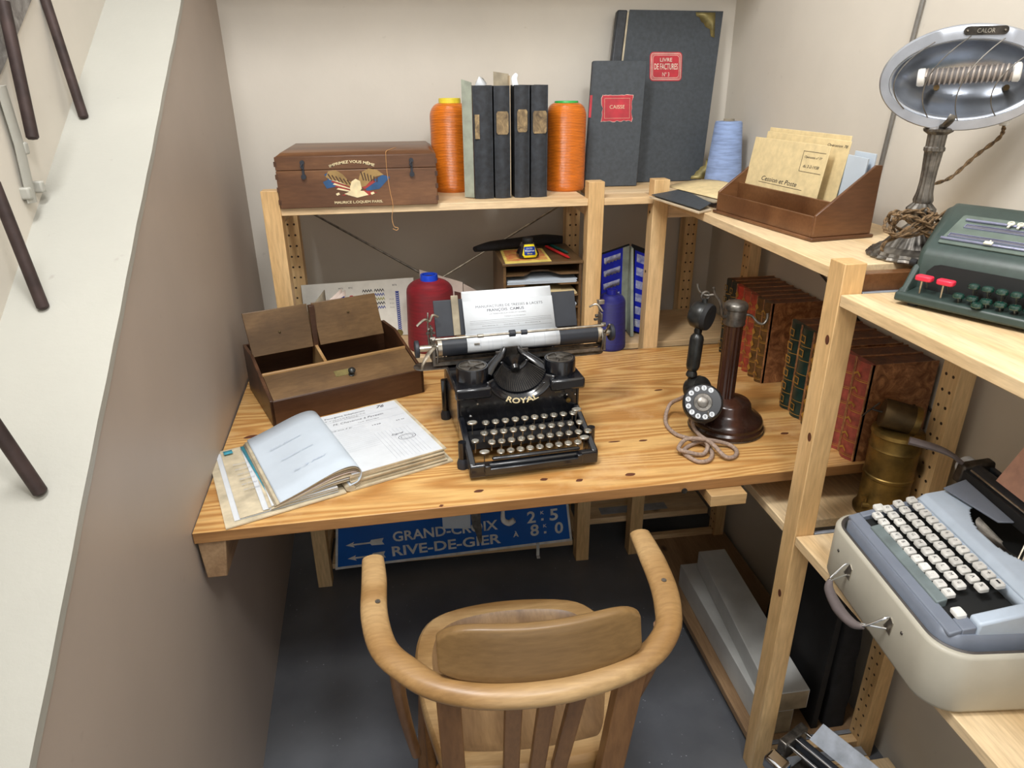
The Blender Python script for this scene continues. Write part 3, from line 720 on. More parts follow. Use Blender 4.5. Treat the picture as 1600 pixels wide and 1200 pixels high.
for (i, wd) in ((.009, .0007),):
    a, b_ = rrect(-W_/2+i, W_/2-i, -H_/2+i, H_/2-i, .001), rrect(-W_/2+i+wd, W_/2-i-wd, -H_/2+i+wd, H_/2-i-wd, .001)
    n = len(a); mb.add([(x, y, .0008) for x, y in a+b_], [(j, (j+1) % n, n+(j+1) % n, n+j) for j in range(n)], 2, T)
mb.text('CAISSE', Matrix.Translation(T.to_3x3() @ Vector((0, .004, 0))) @ T, h=.010, w=.045, m=2, lift=.001)
obj('cover_label', mb, ['red', 'pinkline', 'boardtan'], o1, local=False)

# papers at the corner
t = thing('portfolio', 'thin stack of open grey and tan folders lying on the shelf corner', 'folder', (.72, 1.7, 1.2048))
fa = math.radians(-8)
def sheet(name, P4, th, mat, par, **k): return obj(name, plate(P4, th, back=(0, 0, -1)), mat, par, local=False, **k)
sheet('folder', [(.662, 1.872, 1.2085), (.695, 1.608, 1.2085), (.742, 1.640, 1.2085), (.80, 1.876, 1.2085)], .0035, 'boardtan', t)
sheet('folder', [(.668, 1.870, 1.214), (.702, 1.618, 1.214), (.745, 1.655, 1.222), (.758, 1.874, 1.226)], .002, 'bookcloth', t)
sheet('folder', [(.728, 1.875, 1.222), (.758, 1.668, 1.222), (.86, 1.70, 1.226), (.88, 1.95, 1.232)], .003, 'cardboard', t)
mb = MB(); mb.grid(lambda u, v: (.730+.17*u+.045*v, 1.930-.24*v+.03*u, 1.226+.013*math.sin(PI*u*.8)), 10, 4)
obj('kraft_sheet', mb, 'kraft', t, local=False, solid=.0008)

# letter rack and its envelopes
RA = math.atan2(-.349, .048)
r = thing('letter_rack', 'polished brown wooden letter rack with stepped tiers on the right shelf', 'rack', (.744, 1.621, 1.2045), RA)
L = .352
rk = 'mahog'
obj('base', MB().box(-.006, L+.006, -.006, .142, 0, .007), rk, r, bevel=.002)
side = [(0, .007), (.138, .007), (.138, .140), (.122, .140), (0, .050)]
for u in (0, L-.006):
    mb = MB(); mb.add([(u+d, v, w_) for d in (0, .006) for v, w_ in side], [(4, 3, 2, 1, 0), (5, 6, 7, 8, 9)]+[(i, (i+1) % 5, 5+(i+1) % 5, 5+i) for i in range(5)])
    obj('end_panel', mb, rk, r, bevel=.0015)
obj('front_panel', MB().box(.006, L-.006, 0, .006, .007, .047), rk, r, bevel=.001)
obj('divider', MB().box(.006, L-.006, .050, .056, .007, .070), rk, r, bevel=.001)
obj('back_panel', MB().box(.006, L-.006, .130, .136, .007, .120), rk, r, bevel=.001)
RW = rotz(RA, (.744, 1.621, 1.2045))
def env(u0, u1, v, w0, w1, lean, mat, label, tilt=0, th=.0025, marks=None, name='envelope'):
    P4 = [RW @ Vector(p) for p in ((u0, v, w0), (u1, v, w0-tilt), (u1, v+lean, w1-tilt), (u0, v+lean, w1))]
    e = thing(name, label, 'envelope', P4[0])
    obj('sheet', plate(P4, th), mat, e, local=False, bevel=.0006)
    if marks:
        T = pframe(P4); W_ = (P4[1]-P4[0]).length; H_ = (P4[3]-P4[0]).length; m_ = MB()
        for (s, x, y, h, w_, sh) in marks: m_.text(s, T @ Matrix.Translation((x*W_, y*H_, 0)), h=h, w=w_, shear=sh, lift=.0005)
        if len(marks) > 1:
            m_.rect(-.30*W_, .30*W_, -.09*H_, -.085*H_, T, lift=.0005)
            for a in ((.20, .47, .145, .150), (.20, .47, .40, .405), (.20, .204, .15, .40)): m_.rect(a[0]*W_, a[1]*W_, a[2]*H_, a[3]*H_, T, lift=.0005)
        obj('handwriting', m_, 'inkdark', e, local=False)
env(.004, .262, .060, .012, .172, .024, 'kraft', 'front kraft envelope in the letter rack with handwritten lines', .002, .002,
    [('Cession et Poste', -.02, -.03, .010, .125, .3), ('Opération nº 77', .335, .33, .006, .055, .3), ('du 2-2-1938', .335, .22, .006, .05, .3)])
env(.008, .285, .088, .012, .184, .024, 'kraft', 'middle kraft envelope rising behind the front one in the rack', .004, .002, [('Opération 78', .37, .43, .007, .06, .3)])
env(.002, .272, .100, .012, .192, .022, 'kraft', 'rear kraft envelope, tallest in the letter rack', .003, .002)
env(.270, .340, .098, .010, .156, .012, 'paper_b', 'bluish white envelope at the near end of the rack', .004, .004)
env(.284, .342, .116, .010, .162, .010, 'paper_b', 'second bluish white envelope tucked behind the other at the rack end', .002, .003)
# ------------------------------------------------------------------ black typewriter on the desk
TA = math.atan2(.022, .265)
TW0 = (.2265, 1.234, .7605)
t = thing('typewriter', 'black antique typewriter with round glass-topped keys and a letter in its roller', 'typewriter', TW0, TA)
# base frame: front bar, side rails
mb = MB()
mb.hexa([(-.136, -.016, .006), (.136, -.016, .006), (.136, -.002, .006), (-.136, -.002, .006), (-.136, -.016, .034), (.136, -.016, .034), (.136, -.002, .036), (-.136, -.002, .036)])
obj('front_bar', mb, 'black', t, bevel=.0035)
for s in (-1, 1):
    mb = MB(); a, b_ = s*.136, s*.122
    x0, x1 = min(a, b_), max(a, b_)
    mb.hexa([(x0, -.014, .008), (x1, -.014, .008), (x1, .118, .036), (x0, .118, .036), (x0, -.014, .036), (x1, -.014, .036), (x1, .118, .082), (x0, .118, .082)])
    obj('side_rail', mb, 'black', t, bevel=.003)
    x0, x1 = (-.136, -.130) if s < 0 else (.130, .136)
    mb = MB(); mb.hexa([(x0, .119, .040), (x1, .119, .040), (x1, .315, .030), (x0, .315, .030), (x0, .119, .138), (x1, .119, .138), (x1, .315, .150), (x0, .315, .150)])
    obj('side_panel', mb, 'black', t, bevel=.002)
    for v in (.045, .285):
        mb = MB(); mb.tube([(s*.140, v, .022), (s*.140, v, .10 if v > .1 else .060)], .0085, 12); 
        lg = obj('leg', mb, 'black', t)
        obj('rubber_foot', MB().lathe([(.012, 0), (.0125, .012), (.009, .022)], (s*.140, v, 0), n=16), 'rubber', lg)
obj('base_plate', MB().box(-.128, .128, .10, .310, .026, .032), 'black', t)
obj('rear_panel', MB().box(-.128, .128, .309, .314, .032, .150), 'black', t)
mb = MB(); mb.box(-.098, .092, -.024, -.016, .016, .028); mb.box(-.106, -.094, -.024, -.006, .016, .035); mb.box(.088, .100, -.024, -.006, .016, .035)
obj('lower_bar', mb, 'black', t, bevel=.002)
# front panel with the typebasket opening cut out
mb = MB(); n = 24; zt = .142
def pan(z0, z1):
    top = []
    for i in range(n+1):
        u = -.130+.26*i/n; c = math.sqrt(max(.062**2-(u-.003)**2, 0)) if abs(u-.003) < .062 else 0
        top.append((u, min(zt, .178-c*1.05) if c else zt))
    pts = [(-.130, .036), (.130, .036)]+top[::-1]
    return pts
P_ = pan(0, 0); T = frame((0, .119, 0), (1, 0, 0), (0, 0, 1))
mb.prism(P_, -.004, 0, T=T); obj('front_panel', mb, 'black', t, bevel=.001)
# arched nameplate rim
mb = MB()
def ring(u, v):
    a = PI*(1.08+.84*u); r_ = .058+.020*v
    return (.003+r_*math.cos(a), .112+.018*v*0+.016*(1-v), .176+r_*math.sin(a)*.92-.004*(1-v))
mb.grid(ring, 30, 4); obj('nameplate_arch', mb, 'black', t, solid=.004)
mb = MB(); vs, fs, Wt, Ht = text_mesh('ROYAL', .025)
out = []
for v in vs:
    a = -PI/2+v.x/Wt*1.02; r_ = .069-v.y/Ht*.0135
    out.append((.003+r_*math.cos(a), .1075+.16*(r_-.078)*-1*.8-.0045, .176+r_*math.sin(a)*.92-.0012))
mb.add(out, fs); obj('lettering', mb, 'goldpaint', t)
# deck shoulders + spool cups
for s, cx in ((-1, -.097), (1, .098)):
    pl_ = [(s*.142, .096), (s*.142, .245), (s*.036, .245), (s*.030, .20), (s*.052, .165), (s*.068, .130), (s*.064, .096)]
    if s > 0: pl_ = pl_[::-1]
    mb = MB(); mb.prism(pl_, .128, .153); obj('top_shoulder', mb, 'black', t, bevel=.005)
    mb = MB(); mb.lathe([(.0345, .150), (.0345, .182), (.0335, .186), (.031, .186), (.0305, .180), (1e-6, .180)], (cx, .145, 0), n=40)
    cup = obj('spool_cup', mb, 'black', t)
    mb = MB(); mb.lathe([(.029, .1805), (.0295, .1865), (.0270, .1870), (.0265, .1835)], (cx, .145, 0), n=40)
    for k in range(5):
        a = 2*PI*k/5+.4; mb.box(.006, .027, -.0022, .0022, .184, .1868, T=rotz(a, (cx, .145, 0)))
    mb.lathe([(.009, .181), (.009, .188), (.004, .190), (.001, .190)], (cx, .145, 0), n=20)
    obj('ribbon_spool', mb, 'steel', cup)
    # wing arm to the type guide
    mb = MB(); mb.tube([(s*.070+.003, .150, .158), (s*.052+.003, .175, .170), (s*.028+.003, .195, .184), (s*.014+.003, .205, .196)], .01, 10, smooth=5, rr=[(.015, .007), (.013, .006), (.010, .005), (.005, .006)])
    obj('guide_wing', mb, 'black', t)
# typebasket fan
mb = MB()
for k in range(30):
    a = PI*(1.07+.86*k/29); c, s_ = math.cos(a), math.sin(a)
    p0 = Vector((.003+.056*c, .122, .176+.056*s_*.9)); p1 = Vector((.003+.030*c, .172, .176+.030*s_*.8))
    mb.tube([p0, p1], .00075, 5)
o = obj('type_bars', mb, 'darksteel', t); o['kind'] = 'stuff'
mb = MB(); mb.grid(lambda u, v: (.003+(.012+.020*v)*math.cos(PI*(1.0+u)), .184-.010*v, .176+(.012+.020*v)*math.sin(PI*(1.0+u))*.8), 24, 3)
mb.lathe([(.030, 0), (.020, .004), (.010, .012), (.009, .02)], (.003, .182, .172), (0, -.6, -.5), 30)
obj('type_segment', mb, 'black', t, solid=.002)
mb = MB(); mb.grid(lambda u, v: (.003+(.058-.030*v)*math.cos(PI*(1.02+.96*u)), .126+.050*v, .172+(.058-.030*v)*.86*math.sin(PI*(1.02+.96*u))), 30, 4); obj('basket_floor', mb, 'blackmatte', t)
obj('basket_back', MB().box(-.060, .066, .196, .20, .10, .172), 'blackmatte', t)
# vibrator + card holder in the middle
mb = MB(); mb.box(-.012, .018, .200, .204, .176, .200); mb.box(-.034, -.014, .196, .202, .180, .192); mb.box(.020, .040, .196, .202, .180, .194)
mb.tube([(-.05, .19, .172), (-.03, .195, .186), (-.02, .20, .19)], .0015, 6); mb.tube([(.055, .19, .172), (.036, .195, .186), (.026, .20, .19)], .0015, 6)
obj('ribbon_guide', mb, 'darksteel', t, bevel=.0008)
# panel fittings
def knobp(u, w_, r_, mat, name='panel_knob'):
    mb = MB(); mb.lathe([(r_*.5, 0), (r_*.5, .004), (r_, .005), (r_*.9, .008), (1e-6, .009)], (u, .1145, w_), (0, -1, 0), 18); return obj(name, mb, mat, t)
knobp(-.110, .085, .0035, 'chrome'); knobp(-.094, .112, .0025, 'nickel'); knobp(.108, .098, .0058, 'brass', 'dial_button')
knobp(.104, .112, .0022, 'chrome'); knobp(.123, .111, .0018, 'chrome')
mb = MB(); T = frame((.086, .1142, .118), (1, 0, 0), (0, 0, 1)); mb.text('LOWER', T, h=.003, w=.014)
obj('small_lettering', mb, 'brasspl', t)
# keys
rows = [(.074, .084, [-.084+.0213*k for k in range(10)], 'top'), (.052, .071, [-.092+.0208*k for k in range(11)], '2'),
        (.032, .059, [-.080+.0208*k for k in range(11)], '3'), (.010, .047, [-.066+.0206*k for k in range(9)]+[.121], '4')]
letters = ['23456789-=', 'QWERTYUIOP:', 'ASDFGHJKL;@', 'ZXCVBNM,. ']
sh = {}
for (v, w_, us, nm), ls in zip(rows, letters):
    for u, ch in zip(us, ls):
        if nm == '4' and ch == ' ': continue
        big = 0
        mb = MB(); mb.lathe([(.0045, -.003), (.0078, -.0025), (.0082, .0005), (.0074, .0012)], (u, v, w_), (0, -.15, 1), 20, 0)
        mb.lathe([(.0072, 0), (.0072, .0011), (1e-6, .0014)], (u, v, w_), (0, -.15, 1), 20, 1)
        mb.text(ch, frame((u, v-.0002, w_+.0014), (1, 0, 0), (0, 1, .15)), h=.0055 if ch not in '-=,.:;' else .002, m=2, lift=.0005)
        mb.tube([(u, v+.001, w_-.003), (u, v+.004, w_-.022), (u+.001, v+.02, w_-.026)], .0011, 5, 0)
        obj('key', mb, ['nickel', 'keyglass', 'inkdark'], t)
for (u, v, w_, rx, name) in ((-.112, .077, .086, .0105, 'TAB'), (.118, .080, .088, .0105, 'BS'), (-.113, .041, .061, .0078, 'LK'), (-.100, .011, .050, .0105, 'SH'), (.116, .018, .052, .0105, 'SH')):
    mb = MB(); mb.lathe([(.6, -.3), (1, -.25), (1.05, .05), (.95, .12)], (0, 0, 0), (0, 0, 1), 24, 0)
    mb.v = [Vector((u+p.x*rx, v+p.y*.0078, w_+p.z*.01)) for p in mb.v]
    b2 = MB(); b2.lathe([(.9, 0), (.9, .12), (1e-6, .15)], n=24, m=1); b2.v = [Vector((u+p.x*rx, v+p.y*.0078, w_+p.z*.01)) for p in b2.v]
    mb.add(b2.v, b2.f, 1); mb.tube([(u, v, w_-.003), (u, v+.004, w_-.03)], .0014, 6, 0)
    obj('key', mb, ['nickel', 'keyglass'], t)
obj('space_bar', MB().box(-.088, .098, -.010, -.001, .038, .0445), 'black', t, bevel=.003)
obj('key_bed', MB().box(-.118, .118, .060, .114, .030, .046), 'blackmatte', t)
# carriage
mb = MB(); mb.cyl((-.150, .238, .199), (.214, .238, .199), .0205, n=40); obj('platen', mb, 'rubber', t)
for u0, u1 in ((-.158, -.149), (.213, .222)):
    obj('platen_ring', MB().cyl((u0, .238, .199), (u1, .238, .199), .0215, n=32), 'nickel', t)
for u0, u1, s in ((-.208, -.198, -1), (.246, .256, 1)):
    mb = MB(); mb.cyl((u0, .238, .199), (u1, .238, .199), .0195, n=28); kn = obj('platen_knob', mb, 'rubber', t, bevel=.002)
    obj('platen_axle', MB().cyl((u1 if s < 0 else .222, .238, .199), (-.158 if s < 0 else u0, .238, .199), .0075, n=16), 'nickel', t)
obj('carriage_rail', MB().box(-.165, .230, .262, .276, .168, .180), 'darksteel', t)
mb = MB(); mb.box(-.17, .235, .225, .231, .160, .168); mb.box(-.17, .235, .246, .252, .163, .170); obj('carriage_rail', mb, 'steel', t)
mb = MB(); T = None
pl_ = arcpts(-.190, .250, .022, PI*.6, PI*1.5, 8)+arcpts(.215, .250, .022, -PI*.5, PI*.4, 8)
mb.prism(pl_, .150, .153); obj('scale_plate', mb, 'steel', t)
for u, s in ((-.168, -1), (.228, 1)):
    mb = MB()
    mb.box(u-.003, u+.003, .215, .285, .165, .205); mb.box(u-.002, u+.002, .240, .262, .205, .245)
    mb.tube([(u, .215, .208), (u, .200, .225), (u, .190, .236)], .0025, 6)
    mb.tube([(u+s*.004, .25, .17), (u+s*.006, .262, .22), (u+s*.002, .280, .268)], .0022, 6, smooth=3)
    mb.tube([(u-s*.006, .22, .165), (u-s*.007, .21, .19), (u-s*.004, .225, .215)], .0022, 6, smooth=3)
    mb.cyl((u-.006, .232, .222), (u+.006, .232, .222), .005); mb.cyl((u-.006, .268, .232), (u+.006, .268, .232), .004)
    mb.box(u-.010, u+.010, .262, .268, .222, .227)
    obj('carriage_end', mb, 'steel', t, bevel=.0006)
mb = MB(); mb.tube([(-.150, .262, .262), (-.162, .258, .268), (-.170, .254, .256), (-.180, .250, .262), (-.192, .246, .256), (-.199, .245, .250)], .003, 8, smooth=4); obj('release_lever', mb, 'nickel', t)
mb = MB(); mb.tube([(-.165, .21, .212), (-.182, .195, .203), (-.196, .18, .188), (-.200, .175, .175)], .004, 8, smooth=4, rr=[(.004, .004), (.006, .003), (.004, .003), (.003, .003)]); obj('return_lever', mb, 'nickel', t)
mb = MB(); mb.tube([(.206, .268, .255), (.222, .262, .262), (.235, .255, .245)], .0025, 8, smooth=4); mb.box(.226, .240, .258, .268, .262, .272); obj('release_lever', mb, 'nickel', t, bevel=.001)
# paper table with the black plates behind
def tbl(u0, u1, nm='paper_table', mat='rubber', w0=.214, w1=.290, off=0):
    return obj(nm, MB().hexa([(u0, .262+off, w0), (u1, .262+off, w0), (u1, .266+off, w0), (u0, .266+off, w0), (u0, .292+off, w1), (u1, .292+off, w1), (u1, .295+off, w1), (u0, .295+off, w1)]), mat, t, bevel=.001)
tbl(-.156, .176)
tbl(-.116, -.100, 'paper_guide', 'cardboard', .216, .300, -.0035)
# bail
mb = MB(); mb.tube([(-.172, .198, .232), (.216, .198, .232)], .0028, 10); obj('paper_bail', mb, 'nickel', t)
for u, r_ in ((.004, .0075), (.031, .0055), (-.067, .0042)):
    obj('bail_roller', MB().cyl((u-.007, .198, .232), (u+.007, .198, .232), r_, n=18), 'rubber' if r_ > .005 else 'nickel', t, bevel=.001)
obj('line_finger', MB().box(-.078, -.066, .215, .219, .206, .2085), 'nickel', t)
# letter in the roller (a thing of its own)
LW = Matrix(wm(t))
lt = thing('letter', 'typed letterhead sheet curled round the black typewriter roller', 'letter', TW0, TA)
u0, u1 = -.093, .121
def sheetf(u, v):
    uu = u0+(u1-u0)*u
    L_ = v*.18
    if L_ < .055:
        a = math.radians(215)-L_/.0212; return (uu, .238+.0213*math.cos(a), .199+.0213*math.sin(a))
    a = math.radians(215)-.055/.0212; q = L_-.055
    sk = 1-.10*v
    return (u0+.002+(u1-u0-.006)*u-.006*(v-.3)*0, .238+.0213*math.cos(a)+q*.38, .199+.0213*math.sin(a)+q*.70+.0)
mb = MB(); mb.grid(sheetf, 4, 30); obj('sheet', mb, 'paper', lt, solid=.0004)
mb = MB()
a = math.radians(215)-.055/.0212
pb = Vector((0, .238+.0213*math.cos(a), .199+.0213*math.sin(a))); dy = Vector((0, .38, .70)).normalized(); nz = Vector((1, 0, 0)).cross(dy).normalized()
def LT(u, q): return frame(pb+Vector((u, 0, 0))+dy*q+nz*.0006, (1, 0, 0), dy)
rs = math.sqrt(.38**2+.7**2)
mb.add([(u0+.003, 0, 0)], [], 0)
obj_overlay = MB(); obj_overlay.rect(-.104, .104, -.056, .024, LT((u0+u1)/2, .052))
obj('front_sheet', obj_overlay, 'paper_b' if False else 'paper', lt, solid=.0003)
mb = MB(); cu = (u0+u1)/2+.002
mb.text('MANUFACTURE DE TRESSES & LACETS', LT(cu, .062), h=.0056, w=.156, lift=.0006, bold=.0)
mb.text('FRANÇOIS  CAMUS', LT(cu-.01, .052), h=.0076, w=.086, lift=.0006, bold=.012)
mb.text('LA TERRASSE-SUR-DORLAY (LOIRE)', LT(cu-.006, .0435), h=.003, w=.085, lift=.0006)
mb.text('Téléphone Doizieux', LT(cu+.01, .036), h=.0026, w=.05, lift=.0006)
for q in (.030, .026, .0225, .012): mb.rect(-.095, .095, -.0002, .0002, LT(cu, q), lift=.0006)
for k in range(3): mb.text('Saint-Etienne, le', LT(cu-.05+.05*k, .0175), h=.0022, w=.036, lift=.0006)
obj('printed_text', mb, 'ink', lt)
mb = MB()
def cyl_line(uu, v0_, v1_):
    vs = []; k = 8
    for i in range(k+1):
        a = math.radians(v0_+(v1_-v0_)*i/k)
        for du in (-.0002, .0002): vs.append((uu+du, .238+.0218*math.cos(a), .199+.0218*math.sin(a)))
    mb.add(vs, [(2*i, 2*i+1, 2*i+3, 2*i+2) for i in range(k)])
for uu in (-.089, -.063, -.045, -.036, -.015, .028, .060, .085, .113, .116): cyl_line(uu, 100, 212)
obj('ruled_columns', mb, 'inkpale', lt)

# ------------------------------------------------------------------ candlestick telephone
PB = (.701, 1.353, .7605)
t = thing('telephone', 'antique candlestick telephone with reddish wood column and rotary dial', 'telephone', PB); phone = t
obj('base', MB().lathe([(.080, 0), (.084, .003), (.084, .012), (.080, .017), (.081, .024), (.078, .030), (.070, .037), (.060, .043), (.052, .052), (.050, .064), (.045, .070), (.030, .074), (.022, .078)], n=56), 'rosewood', t)
obj('base_ring', MB().lathe([(.0835, -.0003), (.0855, .001), (.0855, .003), (.083, .0036)], n=56), 'steel', t)
obj('column', MB().lathe([(.022, .076), (.0205, .080), (.0205, .252), (.0215, .254)], n=96, flute=.09, fn=12, o=(-.008, .004, 0)), 'rosewood', t)
obj('column_cap', MB().lathe([(.0225, .250), (.0235, .254), (.0225, .260), (.0235, .264), (.0235, .284), (.0255, .286), (.0255, .294), (.022, .299), (.010, .3035), (1e-6, .304)], (-.008, .004, 0), n=40), 'pewter', t)
mb = MB(); mb.tube([(-.03, .002, .268), (-.040, .000, .272), (-.046, -.004, .290), (-.052, -.006, .306), (-.064, -.006, .322), (-.070, -.008, .338)], .004, 10, smooth=5, rr=[.004, .004, .0035, .0035, .003, .0028])
mb.tube([(-.064, -.006, .322), (-.080, .006, .318), (-.094, .010, .328), (-.098, .012, .342)], .003, 10, smooth=5)
obj('cradle_hook', mb, 'pewter', t)
mb = MB(); mb.tube([(.016, .004, .270), (.028, .000, .268), (.040, -.008, .255), (.052, -.012, .252), (.060, -.010, .262), (.060, -.008, .274)], .003, 10, smooth=5); obj('side_hook', mb, 'pewter', t)
# dial
DC = Vector((-.094, -.068, .100)); DN = Vector((-.30, -.78, .55)).normalized()
F = frame(DC, Vector((1, 0, 0))-DN*DN.x, None, DN)
mb = MB(); mb.lathe([(.034, -.045), (.037, -.040), (.0425, -.016), (.0430, -.002), (.0405, .002), (.036, .001), (1e-6, .001)], DC, DN, 48); obj('dial_housing', mb, 'phoneblack', t)
mb = MB(); mb.lathe([(.039, .001), (.0395, .0045), (.038, .006), (1e-6, .006)], DC, DN, 48); dl = obj('dial_plate', mb, 'black', t)
mb = MB()
for k in range(10):
    a = math.radians(50+k*27.5); p = F @ Vector((.0315*math.cos(a), .0315*math.sin(a), .0062)); mb.lathe([(.0056, 0), (.0056, .0004)], p, DN, 20)
obj('finger_holes', mb, 'paper', dl)['kind'] = 'stuff'
mb = MB()
for k in range(10):
    a = math.radians(50+k*27.5); mb.text(str((k+1) % 10), F @ Matrix.Translation((.0315*math.cos(a), .0315*math.sin(a), .0069)), h=.006, lift=0)
obj('dial_numerals', mb, 'inkdark', dl)['kind'] = 'stuff'
mb = MB(); mb.lathe([(.0115, .0055), (.0115, .0085), (.009, .0095), (1e-6, .0098)], DC, DN, 28); mb.lathe([(.019, .0061), (.0195, .0066), (.020, .0061)], DC, DN, 40); obj('dial_centre', mb, 'pewter', dl)
mb = MB(); mb.tube([F @ Vector((.012, -.036, .004)), F @ Vector((.006, -.030, .009)), F @ Vector((.008, -.021, .009))], .002, 8, smooth=3, rr=[(.004, .001), (.003, .001), (.001, .001)]); obj('finger_stop', mb, 'nickel', t)
obj('dial_bracket', MB().tube([(-.085, -.045, .075), (-.05, -.02, .058), (-.03, -.01, .060)], .010, 12, smooth=4), 'phoneblack', t)
# handset hanging from the cradle
H0 = Vector((-.082, .002, .318))
mb = MB(); mb.tube([H0+Vector((.0085*math.cos(a), 0, .0085*math.sin(a))) for a in [2*PI*k/20 for k in range(20)]], .0024, 8, closed=True)
hs = thing('telephone_receiver', 'black receiver hanging from the hook of the antique telephone', 'receiver', (PB[0]+H0.x, PB[1]+H0.y, PB[2]+H0.z))
mb2 = MB(); mb2.v = [v-H0 for v in mb.v]; mb2.f = mb.f; mb2.mi = mb.mi; obj('hanging_ring', mb2, 'pewter', hs)
en = Vector((.62, -.72, -.10)).normalized()
mb = MB(); c = Vector((.000, -.002, -.044))
mb.lathe([(.010, -.028), (.024, -.026), (.0295, -.018), (.0305, -.006), (.0305, .004), (.029, .006)], c, en, 40, 0); mb.tube([(0, 0, -.006), (0, -.002, -.016)], .006, 12, 0)
obj('earpiece_shell', mb, 'phoneblack', hs)
obj('earpiece_cap', MB().lathe([(.0295, .005), (.030, .010), (.028, .015), (.018, .016), (.008, .013), (1e-6, .013)], c, en, 40), 'blackmatte', hs)
mb = MB(); ax = Vector((-.055, -.02, -.99)).normalized(); p0 = Vector((-.008, .0, -.074))
mb.lathe([(.007, -.004), (.009, .004), (.008, .010), (.0135, .016), (.0150, .022), (.0150, .084), (.0130, .092), (.0095, .096), (.0125, .104), (.0125, .108), (.007, .114), (.008, .126)], p0, ax, 28)
obj('handle', mb, 'phoneblack', hs)
mb = MB(); mb.lathe([(.012, -.024), (.026, -.016), (.029, -.004), (.029, .012), (.026, .020), (.018, .022), (1e-6, .021)], (.0, -.006, -.214), (.35, -.80, .45), 36); obj('mouthpiece', mb, 'phoneblack', hs)
z = .7605+.0048
pts = [(0.625, 1.37, 0.85), (0.612, 1.41, 0.815), (0.594, 1.435, 0.786), (0.569, 1.388, 0.766), (0.57, 1.33, 0.7655), (0.596, 1.299, 0.7655), (0.617, 1.269, 0.7655), (0.616, 1.232, 0.7655), (0.597, 1.204, 0.7655), (0.574, 1.201, 0.7655), (0.561, 1.221, 0.7655), (0.558, 1.249, 0.7655), (0.586, 1.274, 0.7655), (0.61, 1.27, 0.7745), (0.612, 1.248, 0.7745), (0.593, 1.229, 0.7655), (0.555, 1.232, 0.7745), (0.546, 1.248, 0.7745), (0.574, 1.275, 0.78), (0.606, 1.262, 0.784), (0.66, 1.258, 0.77), (0.672, 1.235, 0.7655), (0.657, 1.21, 0.7655), (0.633, 1.205, 0.77), (0.618, 1.239, 0.783), (0.606, 1.285, 0.784), (0.6, 1.31, 0.8), (0.612, 1.325, 0.83)]
obj('telephone_cord', MB().tube(pts, .0046, 10, smooth=6), 'cordgrey', phone, local=False, label='grey cloth-covered cord')

# ------------------------------------------------------------------ open wooden writing box
BA = math.atan2(.144, .356)
t = thing('wooden_box', 'dark wooden sloped box with two raised lids and a small knob, beside the left wall', 'box', (-.339, 1.524, .7605), BA)
L, Dp = .385, .262
def wtop(v): return .066+.058*min(v/.17, 1)
obj('front_panel', MB().box(0, L, 0, .008, 0, .064), 'walnut_d', t, bevel=.001)
for u in (0, L-.008):
    mb = MB(); poly = [(0, 0), (Dp, 0), (Dp, .124), (.17, .124), (0, .066)]
    mb.add([(u+d, v, w_) for d in (0, .008) for v, w_ in poly], [(4, 3, 2, 1, 0), (5, 6, 7, 8, 9)]+[(i, (i+1) % 5, 5+(i+1) % 5, 5+i) for i in range(5)])
    obj('end_panel', mb, 'walnut_d', t, bevel=.001)
obj('back_panel', MB().box(.008, L-.008, Dp-.008, Dp, 0, .124), 'walnut_d', t)
obj('bottom_panel', MB().box(.008, L-.008, .008, Dp-.008, 0, .006), 'walnut_in', t)
lidp = [(0.009, .004, .0645), (L-.009, .004, .0645), (L-.009, .092, .0945), (.009, .092, .0945)]
obj('front_lid', plate(lidp, .007), 'walnut', t, bevel=.001)
obj('lid_ledge', plate([(.008, .092, .089), (L-.008, .092, .089), (L-.008, .0925, .099), (.008, .0925, .099)], .006, back=(0, 1, .2)), 'oak', t, bevel=.0015)
obj('inner_divider', MB().hexa([(.163, .098, .006), (.171, .098, .006), (.171, .245, .006), (.163, .245, .006), (.163, .098, .094), (.171, .098, .094), (.171, .20, .122), (.163, .20, .122)]), 'oak', t, bevel=.001)
obj('inner_wall', MB().box(.008, L-.008, .092, .097, .006, .089), 'walnut_in', t)
for u0, u1, mk in ((.006, .158, 0), (.176, .336+.014, 1)):
    P4 = [(u0, .172, .117), (u1, .172, .117), (u1-.010*mk, .192, .226), (u0-.006, .192, .226)]
    ld = obj('raised_lid', plate(P4, .007), 'walnut', t, bevel=.001)
    T = pframe(P4); p = T @ Vector((.002 if mk else -.0, .018 if mk else -.004, 0))
    obj('screw', MB().lathe([(.0034, 0), (.003, .002), (1e-6, .003)], p, T.to_3x3() @ Vector((0, 0, 1)), 14), 'brassd', ld)
obj('hinge_strip', MB().box(.160, .174, .180, .196, .110, .222), 'walnut_d', t, bevel=.001)
T = pframe(lidp); obj('brass_plate', MB().prism(rrect(-.022, .018, -.010, .012, .001), 0, .0008, T=T), 'brasspl', t)
p = T @ Vector((.016, -.012, 0)); obj('knob', MB().lathe([(.0075, 0), (.0075, .002), (.004, .004), (.0042, .008), (.009, .012), (.0092, .016), (.006, .020), (1e-6, .0215)], p, T.to_3x3() @ Vector((0, -.1, 1)), 24), 'phoneblack', t)

